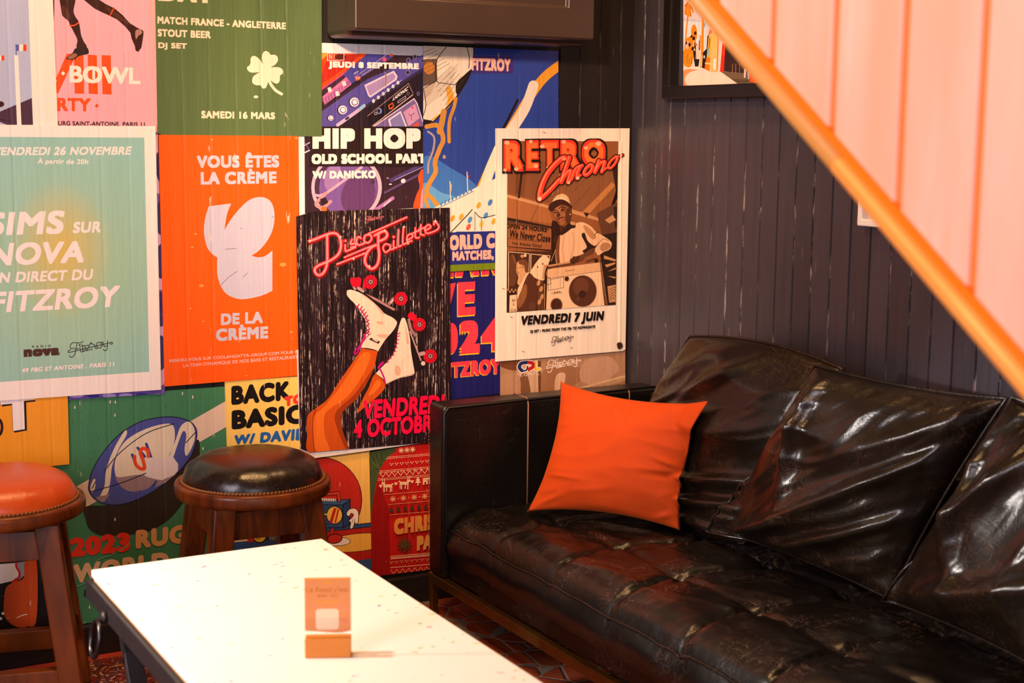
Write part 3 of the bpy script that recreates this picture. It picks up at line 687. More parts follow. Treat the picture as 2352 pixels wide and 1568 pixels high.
    p.poly([(30,1572),(700,1540),(700,1585),(30,1620)], (112,132,22))
    p.done()
def poster_live():
    p = Sheet('poster', 'navy poster with red and yellow block lettering, beside the sofa arm', [(-60,100),(620,95),(612,1537),(-60,1620)], (28,26,98), 0, (1020,580,4.75))
    R = (238,62,78); Y = (250,202,24)
    for c, d in ((Y, (-9, 14)), (R, (0, 0))):
        dx, dy = d; s = lambda P: [(x+dx, y+dy) for x, y in P]
        p.poly(s([(60,100),(118,100),(110,268),(60,268)]), c); p.poly(s([(140,100),(235,100),(215,185),(205,260),(128,262)]), c); p.poly(s([(270,100),(360,100),(390,245),(300,255)]), c); p.poly(s([(405,100),(490,100),(495,240),(412,248)]), c); p.poly(s([(490,100),(600,100),(600,232),(545,236)]), c)
        p.poly(s([(40,340),(128,330),(75,545),(40,640)]), c)
        p.text('E',150,324,690,342,314,676,c,.045,dx=dx,dy=dy)
        p.text('0',-60,770,1115,150,760,1100,c,.065,dx=dx,dy=dy); p.text('2',172,745,1108,390,733,1092,c,.065,dx=dx,dy=dy); p.text('4',408,722,1082,650,708,1066,c,.065,dx=dx,dy=dy)
        p.text('ITZROY',45,1198,1368,616,1150,1318,c,.06,dx=dx*.7,dy=dy*.5)
    p.done()
def poster_gpl():
    p = Sheet('poster', 'beige marbled poster with small coloured letters, under the sepia concert poster', [(75,1370),(800,1290),(800,1600),(75,1600)], (176,130,98), 1, (1120,280,2.529))
    for q, c in (([(75,1370),(180,1360),(170,1440),(75,1420)],(120,70,40)), ([(180,1440),(300,1420),(320,1600),(160,1600)],(206,164,130)), ([(330,1440),(560,1430),(520,1520),(400,1560),(350,1600),(300,1600)],(160,110,76)), ([(560,1390),(700,1360),(760,1440),(640,1520),(540,1500)],(196,150,120)), ([(190,1480),(230,1470),(250,1600),(200,1600)],(128,84,54)), ([(400,1470),(450,1460),(440,1530),(390,1560)],(218,176,144)), ([(480,1560),(800,1470),(800,1500),(500,1590)],(216,170,130)), ([(75,1480),(180,1470),(180,1600),(75,1600)],(186,138,106))): p.poly(q, c, True)
    p.poly([(292,1390),(310,1388),(308,1600),(296,1600)], (110,66,36))
    for k in range(5): p.line([(490,1568+k*7),(800,1485+k*7)], 2.5, (120,80,56))
    for w, o in ((0, 1), (1, 0)):
        E_ = (250,226,204)
        cs = (E_,)*3 if o else ((34,44,104),(192,24,34),(246,190,44)); g = 5 if o else 0
        p.line([(230,1396),(196,1402),(184,1425),(200,1444)], 20+2*g, cs[0]); p.line([(206,1446),(226,1440),(232,1420)], 9+2*g, cs[0])
        p.line([(240,1396),(262,1402),(264,1420),(248,1432)], 20+2*g, cs[1]); p.line([(240,1430),(240,1444)], 12+2*g, cs[1])
        p.line([(280,1392),(278,1438)], 11+2*g, cs[2]); p.line([(278,1438),(302,1434)], 13+2*g, cs[2])
    p.text('COMPIL',188,1460,1478,302,1452,1470,(240,210,190),.01,sp=1.4); p.fitz(343,1372,541,1456,(244,214,196),5)
    p.done()
def poster_retro():
    p = Sheet('poster', 'cream poster with a sepia photo of a man carrying a boombox', [(47,37),(825,37),(800,1322),(782,1330),(45,1392)], (246,226,208), 3, (1120,280,2.529))
    p.poly([(115,110),(760,112),(745,1062),(110,1108)], (142,84,46))
    F_ = [p.px(q) for q in [(115,110),(760,112),(745,1062),(110,1108)]]; keep = p.Q; p.Q = F_
    p.use(1150,430,5.057); A=(194,140,96); D=(46,26,18); M=(96,58,38); L=(236,196,158)
    p.poly([(60,-300),(700,-300),(700,100),(560,180),(80,70)], (126,76,46)); p.poly([(60,80),(420,170),(560,215),(560,245),(80,118)], A); p.poly([(60,115),(560,245),(600,420),(80,355)], (160,98,56))
    for q in ([(180,-300),(260,-300),(235,110),(165,95)],[(260,-300),(310,-300),(270,110),(240,105)]): p.poly(q, (116,66,34)); 
    p.poly([(232,-200),(262,-200),(222,130),(196,120)], D); p.line([(440,205),(345,400)],5,M)
    p.poly([(620,-300),(700,-300),(1355,-300),(1355,60),(940,290),(820,240)], (132,82,50)); p.poly([(820,255),(940,290),(1240,390),(1240,420),(820,300)], A); p.poly([(1290,-60),(1330,-20),(990,350),(945,290)], (186,120,66)); p.poly([(560,60),(700,-180),(740,-180),(600,90)], (176,112,60)); p.line([(830,230),(1060,-20)],5,M); p.line([(1010,-300),(1010,-130),(830,60)],4,M)
    p.poly([(1280,-300),(1360,-300),(1360,120),(1230,380),(1210,300),(1355,130)], D); p.poly([(1120,300),(1355,170),(1355,560),(1180,600)], M); p.poly([(960,290),(1030,300),(1000,350)], D); p.poly([(1310,230),(1355,220),(1350,480),(1330,480)], D); p.poly([(1210,380),(1300,320),(1340,380),(1260,420)], A)
    # sign board and windows
    p.poly([(60,345),(595,455),(600,745),(60,690)], D); p.poly([(82,385),(560,470),(590,490),(585,725),(82,685)], (150,90,52)); p.poly([(82,385),(560,470),(560,500),(82,420)], M)
    p.text('OPEN 24 HOURS',60,418,475,535,470,525,D,.05,6); p.text('We Never Close',98,488,585,575,555,640,D,.035,10); p.line([(85,592),(540,640)],5,D); p.text('For Adults Only!',135,632,672,478,665,712,D,.02)
    p.poly([(60,740),(600,745),(560,1430),(60,1460)], (70,38,22)); p.line([(90,1180),(90,750),(335,770),(328,975)], 7, L, False); p.line([(350,960),(352,775),(570,795),(565,890)], 8, L, False); p.poly([(100,830),(150,780),(190,900),(185,1100),(100,1130)], M, True); p.line([(140,790),(195,930)],8,(150,100,64))
    p.ell(250,800,22,18,A); p.ell(285,790,14,20,L)
    p.poly([(500,790),(560,830),(545,930),(500,1080),(340,1012),(375,930),(430,850)], L, True); p.poly([(500,900),(548,900),(510,1075),(480,1060)], A); p.ell(430,925,8,12,M); p.ell(490,890,8,12,M)
    # bystander
    p.poly([(185,890),(215,850),(270,838),(305,860),(315,930),(300,1000),(250,1130),(195,1120),(205,1040),(180,980)], (206,154,108), True); p.poly([(210,850),(270,836),(312,870),(318,980),(285,980),(270,910),(215,890)], (110,64,38), True); p.line([(185,940),(250,925)],4,D); p.ell(258,925,14,24,(180,120,80)); p.poly([(195,960),(215,1000),(200,1020)], (150,96,62))
    p.poly([(330,990),(395,1060),(425,1200),(405,1420),(190,1440),(195,1290),(250,1120),(295,1030)], (86,46,28), True); p.poly([(330,990),(290,1060),(215,1260),(195,1290),(200,1180),(255,1080),(300,1000)], L, True); p.poly([(200,1290),(290,1120),(300,1260),(220,1400)], (140,88,52), True); p.poly([(320,1340),(400,1330),(395,1420),(330,1425)], M)
    p.poly([(410,1060),(500,1090),(500,1420),(430,1420)], (92,54,32)); 
    for x,y in ((440,1110),(470,1180),(450,1330),(480,1270)): p.ell(x,y,20,34,A,20)
    p.poly([(75,1210),(190,1240),(190,1440),(75,1450)], D); p.poly([(105,1255),(188,1245),(190,1440),(100,1448)], L); p.text('BE',132,1300,1330,172,1295,1325,M,.01); p.text('S',140,1348,1375,160,1346,1372,M,.01); p.text('Cm',112,1410,1440,180,1405,1435,M,.01)
    for k in range(6): p.ell(85+k*22,1190+(k%2)*22,10,12,A)
    # right background
    p.poly([(1130,560),(1355,520),(1345,1400),(1230,1400)], D)
    for q in ([(1200,790),(1340,840),(1335,860),(1200,830)],[(1210,900),(1330,870),(1330,890),(1230,930)],[(1240,980),(1340,930),(1335,950)],[(1240,1030),(1335,1040),(1330,1060)],[(1240,1150),(1335,1130),(1335,1330),(1260,1340)]): p.poly(q, A)
    for k in range(5): p.line([(1262,1320-k*34),(1300+k*6,1280-k*30),(1334,1300-k*34)],5,D)
    # figure
    p.poly([(590,420),(660,400),(740,450),(690,560),(640,700),(645,890),(560,890),(595,760)], (48,24,15), True); p.line([(640,720),(585,860)],6,A); p.line([(625,640),(650,560)],6,M)
    p.poly([(690,560),(780,480),(870,420),(940,405),(1000,425),(1060,465),(1110,520),(1200,570),(1285,640),(1270,715),(1190,755),(1130,790),(1085,745),(960,830),(860,850),(770,900),(690,900),(645,880),(640,720)], (226,180,140), True)
    p.poly([(940,560),(975,530),(1010,620),(1090,680),(1140,640),(1090,715),(1000,770),(950,740),(1000,690)], D, True); p.poly([(960,440),(1040,480),(1110,580),(1060,600),(990,520)], (186,130,86), True); p.line([(1090,560),(1110,530),(1130,520)],8,D); p.line([(1120,670),(1190,600),(1250,620)],8,(150,98,62)); p.poly([(1150,700),(1200,640),(1270,660),(1270,700),(1190,745)], (176,122,84), True)
    p.poly([(660,600),(690,560),(680,760),(690,900),(650,880),(640,720)], (120,70,40), True); p.line([(740,560),(720,720),(735,860)],6,(176,122,80)); p.line([(840,520),(850,680),(800,860)],6,(180,128,86))
    p.poly([(1075,705),(1090,745),(980,815),(930,860),(880,850),(860,890),(800,880),(815,830),(860,805),(940,780)], (104,58,33), True); p.line([(870,860),(830,880)],16,D); p.line([(850,830),(815,860)],14,D)
    p.poly([(770,430),(810,395),(860,400),(868,465),(820,480),(770,520),(700,560),(720,500)], D, True); p.poly([(810,400),(860,402),(862,440),(815,430)], A, True)
    p.poly([(608,230),(600,290),(640,370),(680,440),(725,460),(785,420),(818,360),(822,250),(760,190),(680,195)], (124,72,42), True); p.poly([(690,440),(740,455),(800,400),(815,380),(770,430),(720,520),(690,500)], (66,34,20), True)
    p.poly([(640,240),(700,230),(690,290),(650,300),(640,360),(622,300)], (170,108,66), True); p.poly([(690,300),(740,290),(760,330),(720,350),(690,340)], (158,98,60), True); p.poly([(690,400),(740,380),(740,420),(700,440)], (150,92,56), True); p.poly([(770,250),(820,250),(815,370),(770,420),(750,330)], (84,46,27), True)
    p.line([(675,248),(715,228),(745,240)],9,(40,20,12)); p.line([(618,275),(640,262),(658,268)],9,(40,20,12)); p.ell(716,262,22,9,(44,22,14),-15); p.ell(637,292,20,8,(44,22,14),-15); p.poly([(665,270),(690,330),(660,345),(650,330)], (90,50,29), True); p.ell(680,322,20,9,(60,30,18),-15)
    p.line([(672,375),(700,350),(735,345)],8,(48,24,15)); p.line([(680,388),(705,372),(735,360)],12,(176,104,74)); p.ell(808,308,12,26,(104,58,34)); p.ell(806,314,6,7,L)
    p.poly([(600,170),(640,105),(690,80),(730,78),(780,110),(805,180),(812,215),(760,190),(690,150),(640,155)], (234,192,148), True)
    for k in range(3): p.line([(622+k*12,140-k*22),(700,108-k*12),(770-k*8,135-k*24),(800-k*10,190-k*36)],4,(176,122,80))
    p.poly([(555,232),(580,185),(640,150),(710,140),(780,170),(826,222),(815,242),(755,210),(690,205),(635,240),(602,278),(565,266)], (58,28,17), True)
    # boombox
    p.poly([(1150,870),(1195,800),(1250,1370),(1215,1372)], D); p.poly([(545,950),(1148,872),(1205,1372),(528,1422)], L)
    p.poly([(1148,872),(1168,868),(1240,1366),(1226,1370)], (176,120,84)); p.line([(1158,872),(1232,1366)],5,D); p.line([(548,1060),(1180,968)],6,M); p.poly([(545,950),(1148,872),(1158,962),(546,1052)], (222,172,128)); p.text('Super',750,965,985,870,945,965,M,.004)
    p.ell(953,1205,166,188,(198,146,104)); p.ell(953,1205,158,180,D); p.ell(953,1205,150,172,(86,46,28)); p.ell(930,1150,90,100,(104,60,38),20); p.ell(950,1240,44,42,(58,30,20)); p.ell(768,1062,26,28,(60,30,20)); p.ring(768,1062,33,35,4,A)
    p.ell(648,1365,76,84,(196,144,102)); p.ell(648,1365,65,74,(72,38,24))
    p.line([(552,1078),(732,1040),(732,1165),(552,1198),(552,1078)],5,M,False); p.line([(585,1080),(585,1185)],4,M); p.line([(692,1055),(692,1165)],4,M); p.text('INKA',618,1212,1234,698,1200,1222,M,.03); p.line([(580,1222),(610,1218)],3,M); p.line([(580,1240),(720,1222)],3,M)
    p.ring(558,1090,26,44,5,D); p.line([(556,920),(800,878)],34,M); p.line([(560,912),(800,870)],20,A); p.line([(545,920),(520,1000),(520,1120)],16,D); p.line([(1000,860),(1090,830),(1095,860)],18,M); p.ell(1110,850,22,26,D)
    p.poly([(495,1080),(528,1070),(528,1422),(500,1424)], D); p.poly([(505,1120),(515,1120),(512,1420),(506,1420)], A)
    for x0,y0 in ((820,800),(850,806),(880,800)): p.line([(x0+30,y0+10),(x0+6,y0+60)],22,(74,40,24))
    p.Q = keep
    # heading
    p.use(1140,290,7.587)
    LT = [('R',122,245,785,482,245,785),('E',512,245,775,745,240,775),('T',770,240,775,1088,238,775),('R',1112,240,770,1470,236,765),('O',1488,232,700,1905,228,696)]
    for c, g, dd in ((DK,.05,6),((246,58,34),.0,0)):
        for l in LT: p.text(*l,c,.06,grow=g,dx=dd,dy=dd)
    for l in LT:
        ch,x0,t0,b0,x1,t1,b1 = l; m = (x1-x0)*.10
        p.text(ch,x0+m,t0+45,b0-45,x1-m,t1+45,b1-45,(255,112,52),.035)
    for x,y,r in ((185,285,45),(600,265,35),(690,690,40),(800,350,40),(350,745,40),(1175,270,40),(1560,375,36),(1780,300,50),(1880,640,30),(150,760,30),(900,720,30)): p.ell(x,y,r,r*.8,(255,176,136))
    CH = [[(1195,545),(1120,575),(960,735),(840,920),(765,1130),(752,1265)],[(752,1265),(830,1215),(960,1085),(1105,925)],[(1275,540),(1215,720),(1130,970)],[(1130,970),(1215,830),(1285,775),(1300,800),(1245,975)],[(1245,975),(1310,920),(1385,740),(1500,680)],[(1470,700),(1420,800),(1405,905)],[(1405,905),(1470,850)],
          [(1640,665),(1560,740),(1530,820),(1570,850),(1650,780),(1680,690),(1640,665)],[(1790,600),(1720,800)],[(1720,800),(1800,660),(1880,615),(1890,640),(1835,795)],[(1835,795),(1930,720)],[(2090,520),(1990,610),(1950,700),(1985,730),(2060,660),(2110,560),(2090,520)],[(2090,540),(2150,520),(2200,500)]]
    WD = [95,80,80,72,60,68,44,62,70,62,36,46,30]
    for q, w in zip(CH, WD): p.line(q, w+34, DK)
    for q, w in zip(CH, WD): p.line(q, w, (250,60,40))
    for q, w in zip(CH, WD): p.line([(x-w*.16,y-w*.1) for x,y in q], w*.28, (255,128,92))
    p.ell(752,1265,34,36,(255,196,170)); p.ell(1420,900,28,28,(255,196,170)); p.ell(1180,570,36,26,(255,150,110)); p.ell(1260,985,26,22,(255,190,160))
    p.use(1120,280,2.529)
    p.text('VENDREDI 7 JUIN',187,1126,1196,668,1097,1166,(22,12,10),.05,10); p.text('DJ SET : MUSIC FROM THE 70s TO NOWADAYS',245,1208,1229,622,1179,1200,(30,16,12),.06,4); p.fitz(370,1238,498,1300,(60,34,26),2.6)
    for q in ([(775,120),(768,1290)],): p.line(q,6,(255,240,230))
    for x,y in ((322,58),(85,965),(130,1130),(200,1330),(480,1308),(760,1290)): p.line([(x,y),(x+14,y+5)],3,(150,104,80))
    p.poly([(752,1285),(775,1280),(785,1300),(770,1318),(755,1312)], (60,36,30), True)
    p.done()
def poster_disco():
    p = Sheet('poster', 'dark glittering disco poster with upturned legs in white roller skates', [(28,72),(145,40),(965,18),(972,1440),(110,1511),(52,1488)], (30,14,16), 4, (670,470,2.658), special='tinsel')
    p.fitz(450,66,562,112,(190,100,110),3)
    p.use(690,480,6.72); R = (238,28,30); K = (120,8,10)
    D_ = [[(140,495),(240,460),(400,395),(500,370),(570,390),(615,470),(625,580),(590,690),(500,770),(400,820),(300,860),(230,910),(225,970),(280,1020),(350,990),(400,890),(415,780),(412,400)],
          [(690,555),(695,640),(720,645),(850,590)],[(795,470),(775,540),(850,530),(845,575),(780,590)],[(935,450),(890,430),(865,500),(900,555),(990,525)],[(1050,395),(1000,410),(985,490),(1040,520),(1095,470),(1090,410),(1050,395)],[(1050,380),(1200,320),(1640,125)],
          [(1145,405),(1290,340),(1340,390),(1310,450),(1230,490)],[(1205,390),(1200,560),(1215,700),(1190,850),(1110,920),(1030,880),(995,790),(1030,670),(1100,590),(1165,555)],[(1165,550),(1000,610),(680,745)],[(1000,680),(565,850)],
          [(1370,550),(1310,540),(1275,600),(1310,665),(1380,620),(1390,550),(1390,620),(1440,610)],[(1440,490),(1440,590),(1490,590)],[(1515,320),(1510,560),(1560,560)],[(1590,290),(1580,530),(1640,520)],[(1650,480),(1730,430),(1710,380),(1650,420),(1650,500),(1720,490)],[(1775,290),(1775,430),(1830,440)],[(1740,370),(1830,330)],[(1860,240),(1855,380),(1910,400)],[(1825,320),(1915,285)],[(1930,330),(2010,280),(1980,240),(1925,290),(1940,370),(2020,360),(2120,310),(2130,250),(2070,190),(2060,240)]]
    WD = [60]+[44]*4+[40,60,60,40,40]+[40]*10
    for q, w in zip(D_, WD): p.line([(x+10,y+24) for x,y in q], w, K)
    for q, w in zip(D_, WD): p.line(q, w, R)
    for q, w in zip(D_, WD): p.line(q, w*.52, (252,140,150))
    for x,y in ((695,490),(1440,430)): p.ell(x,y,30,30,R); p.ell(x,y,15,15,(252,140,150))
    for x,y,r in ((145,490,40),(620,430,30),(1600,275,36),(2085,185,40),(1660,530,28),(820,770,26),(1300,330,26),(1065,880,26)):
        p.poly([(x-r,y),(x-6,y-6),(x,y-r),(x+6,y-6),(x+r,y),(x+6,y+6),(x,y+r),(x-6,y+6)], (255,210,190))
    # legs
    p.use(670,470,2.658); SK = (196,78,14); SH = (226,106,28)
    p.poly([(405,1268),(420,1215),(470,1115),(512,1033),(572,1100),(530,1165),(470,1212)], SK, True); p.poly([(470,1160),(520,1070),(545,1095),(500,1150)], SH, True)
    p.poly([(430,876,1),(525,893,1),(505,985),(470,1070),(400,1180),(325,1250),(300,1300),(315,1390),(350,1490),(345,1515),(110,1515),(95,1400),(92,1320),(105,1275),(150,1240),(220,1185),(290,1080),(380,950)], SK, True)
    p.poly([(430,910),(480,915),(440,1030),(340,1170),(240,1240),(200,1290),(200,1400),(230,1500),(150,1500),(135,1400),(140,1290),(200,1230),(290,1120),(370,1000)], SH, True)
    p.line([(150,1248),(132,1290),(128,1380),(136,1508)], 4, (120,40,8)); p.poly([(300,1300),(325,1250),(400,1180),(470,1070),(500,1000),(460,1050),(380,1160),(290,1240),(262,1300),(290,1400),(330,1490),(350,1490),(315,1390)], (150,52,8), True)
    # skates
    p.use(780,620,5.6); B = (240,206,184); BS = (214,166,140); RW = (218,10,40); DR = (120,8,20); K = (26,12,14)
    def boot(): pass
    p.poly([(760,620),(790,640),(770,720),(755,760)], K)
    p.poly([(95,262,1),(160,250),(300,310),(450,420),(560,540),(680,610),(735,665),(725,720),(680,790),(600,880),(545,960),(495,1045,1),(470,1030),(390,1008),(285,998,1),(280,980),(340,830),(350,740),(330,640),(270,550),(200,440),(130,370),(95,320)], B, True)
    p.poly([(95,262,1),(170,240),(300,270),(450,360),(600,460),(765,540),(770,570,1),(735,660,1),(680,610),(560,545),(450,425),(300,312),(160,255)], K, True)
    p.poly([(300,330),(440,430),(540,560),(560,540),(450,425),(330,330)], BS, True); p.poly([(480,660),(560,670),(540,700),(490,690)], BS, True); p.poly([(480,830),(620,830),(600,870),(530,870)], BS, True); p.line([(570,550),(550,680),(620,790)],5,BS)
    p.poly([(330,300),(470,360),(640,460),(720,500),(700,525),(600,470),(440,380)], (168,122,120)); p.line([(640,430),(690,370)],44,(150,112,112)); p.line([(660,420),(690,380)],18,(220,190,184)); p.line([(240,230),(300,270)],40,(176,140,140)); p.line([(180,215),(200,245)],30,(176,140,140))
    for x,y,r,n in ((400,152,84,0),(790,368,82,0),(1028,700,80,0),(1168,1106,83,0)):
        p.ell(x-18,y+8,r*.95,r,DR); p.ell(x,y,r,r*1.06,RW); p.ring(x,y,r*.72,r*.78,7,(170,6,30)); p.ell(x,y,r*.48,r*.52,(110,40,50)); p.ell(x,y,r*.3,r*.32,(176,140,140)); p.ell(x,y,r*.14,r*.15,(60,30,34))
        for k in range(10): a = k*.628; p.ell(x+r*.82*math.cos(a),y+r*.88*math.sin(a),6,6,(110,4,20))
    p.poly([(138,112),(200,98),(275,106),(262,205),(165,208)], RW, True); p.poly([(290,240),(310,150),(330,160),(330,245)], RW); p.poly([(875,600),(915,542),(992,596),(950,655)], RW, True)
    for k in range(9): x,y = ((235,470),(275,500),(300,535),(325,570),(345,610),(360,655),(365,705),(370,765),(365,800))[k]; p.line([(x-20,y+14),(x+16,y-30 if k < 5 else y-14)],13,(196,14,96)); p.line([(x-6,y+5),(x+10,y+30)],11,(150,10,80))
    p.line([(330,820),(290,920),(250,990),(205,1030),(195,1080),(230,1060),(270,970)],22,(176,16,110)); p.line([(310,830),(330,870),(280,940)],20,(196,20,120))
    p.poly([(378,890),(405,870),(520,918),(500,945),(400,900)], (40,28,28)); p.poly([(420,878),(500,912),(480,925),(430,898)], (226,190,170)); p.line([(340,865),(405,810)],6,(40,28,28))
    # second skate
    p.poly([(800,618,1),(840,620),(870,700),(905,880),(920,1050),(965,1310,1),(950,1345),(860,1370),(790,1385),(700,1420),(590,1475,1),(560,1400),(465,1330,1),(520,1270),(620,1170),(690,1080),(735,960),(745,820),(770,700)], B, True)
    p.poly([(840,618),(870,650),(900,790),(930,900),(1020,1080),(1075,1240),(1060,1260),(965,1310),(930,1080),(910,880),(870,700)], K); p.line([(800,1270),(800,1200),(850,1130),(925,1105)],5,BS); p.poly([(720,1240),(760,1230),(790,1300),(760,1360),(715,1330)], BS, True); p.line([(590,1470),(700,1415),(790,1380),(960,1335)],6,(150,100,80)); p.poly([(830,680),(870,800),(890,950),(860,930),(850,800)], BS, True)
    p.line([(905,790),(1045,1160)],18,(178,140,140)); p.line([(890,640),(920,760),(980,840)],36,(150,112,112)); p.line([(1040,1080),(1080,1070)],50,(178,140,140)); p.ell(1075,1200,28,28,(220,190,180))
    for k in range(9): x,y = ((762,815),(755,852),(745,900),(738,948),(725,998),(708,1048),(686,1095),(650,1140),(612,1185))[k]; p.line([(x-18,y+10),(x+16,y-8)],13,(196,14,96))
    p.line([(560,1180),(505,1240),(530,1290),(570,1380),(590,1465)],20,(176,16,110)); p.line([(495,1260),(560,1200)],18,(196,20,120))
    p.use(670,470,2.658); c = (226,4,62)
    p.text('VENDREDI',430,1194,1310,928,1157,1272,c,.045,8,rnd=True,sp=1.06); p.text('4 OCTOBRE',378,1312,1429,905,1275,1384,c,.045,4,rnd=True,sp=1.06)
    p.done()
def poster_white():
    Sheet('poster', 'blank white paper edge sticking out from under the disco poster', [(32,886),(90,880),(955,1370),(958,1432),(141,1546),(95,1535),(50,1492)], (238,226,220), 3, (670,470,2.658)).done()
def poster_basics():
    p = Sheet('poster', 'yellow poster with chunky black lettering above the black stool', [(18,45),(512,12),(530,600),(38,630)], (250,206,104), 1, (510,860,2.904))
    k = (20,12,10)
    p.text('BACK',62,75,205,458,40,172,k,.062,rnd=True,sp=1.12); p.text('BASICS',64,238,369,640,188,318,k,.062,rnd=True,sp=1.12)
    p.text('TO',414,148,218,545,120,190,(232,60,48),.09,rnd=True); p.text('W/ DAVID',76,404,470,560,352,436,(38,98,172),.07,6,rnd=True)
    p.done()
def poster_cartoon():
    p = Sheet('poster', 'yellow and red cartoon poster of a blue boombox, behind the black stool', [(-20,620),(985,505),(1000,1312),(-20,1440)], (240,186,92), 0, (510,860,2.904))
    K = (24,14,22); R = (190,40,28); B = (46,76,124)
    p.ell(655,835,280,286,K); p.ell(655,835,275,281,R)
    p.poly([(-20,1130),(690,1022),(993,988),(1000,1312),(-20,1440)], B); p.line([(690,1022),(995,988)],5,K); p.poly([(680,1050),(995,1016),(1000,1060),(680,1110)], (176,34,26)); p.line([(680,1048),(995,1014)],5,K)
    p.poly([(680,1090),(995,1050),(1000,1280),(690,1240)], (170,30,24)); p.ell(900,1120,230,62,K,-6); p.ell(900,1120,226,58,(236,176,70),-6); p.poly([(900,1240),(1000,1225),(1000,1312),(930,1312)], B)
    p.ell(760,1112,98,32,K); p.ell(760,1112,94,28,(240,222,206)); p.line([(738,1025),(728,1070),(712,1100)],26,K); p.line([(738,1025),(728,1070),(712,1100)],18,R); p.ell(750,1094,54,34,K,-8); p.ell(750,1094,48,28,R,-8)
    p.poly([(560,845),(665,838),(857,828),(855,1000),(807,1024),(560,1026)], K); p.poly([(565,868),(803,872),(803,1018),(565,1022)], B); p.poly([(565,848),(850,833),(803,867),(565,863)], (58,92,140)); p.poly([(809,872),(851,838),(849,996),(809,1016)], (38,62,104))
    p.line([(675,800),(775,790),(782,840)],24,K,False); p.line([(675,800),(775,790),(782,840)],15,(206,60,44),False); p.poly([(664,824),(760,826),(757,844),(664,842)], (240,222,206))
    for k in range(6): p.line([(676+k*15,826),(675+k*15,843)],4,K)
    p.ell(750,937,56,62,K); p.ell(750,937,50,56,(240,190,70)); p.poly([(715,985),(745,890),(765,888),(735,993)], R); p.poly([(748,990),(772,892),(782,900),(760,988)], R); p.line([(660,930),(700,932)],8,(240,190,70)); p.line([(680,992),(700,994)],5,K)
    G = [(832,925),(850,900),(885,894),(908,920),(905,985),(892,992),(885,982),(870,1022),(856,1022),(860,985),(848,975),(868,955),(880,935),(862,922),(850,940),(838,940)]
    p.line(G,9,K,True,True); p.poly(G,(246,228,210),True); p.line([(885,960),(883,985)],3,K); p.line([(872,965),(870,985)],3,K)
    # the part seen between the stool's legs
    p.poly([(50,1050),(165,1045),(170,1110),(50,1120)], (232,196,150)); p.poly([(165,1045),(250,1040),(260,1100),(175,1120)], R); p.ell(250,1078,46,44,K,10); p.ell(250,1078,40,38,(236,190,60),10); p.line([(228,1085),(260,1080)],4,K); p.line([(226,1098),(256,1094)],4,K)
    p.poly([(290,1030),(392,1020),(392,1100),(320,1105)], (150,140,140))
    for k in range(6): p.line([(290+k*20,1028),(310+k*20,1104)],3,K,False); p.line([(290,1030+k*14),(392,1022+k*14)],3,K,False)
    p.done()
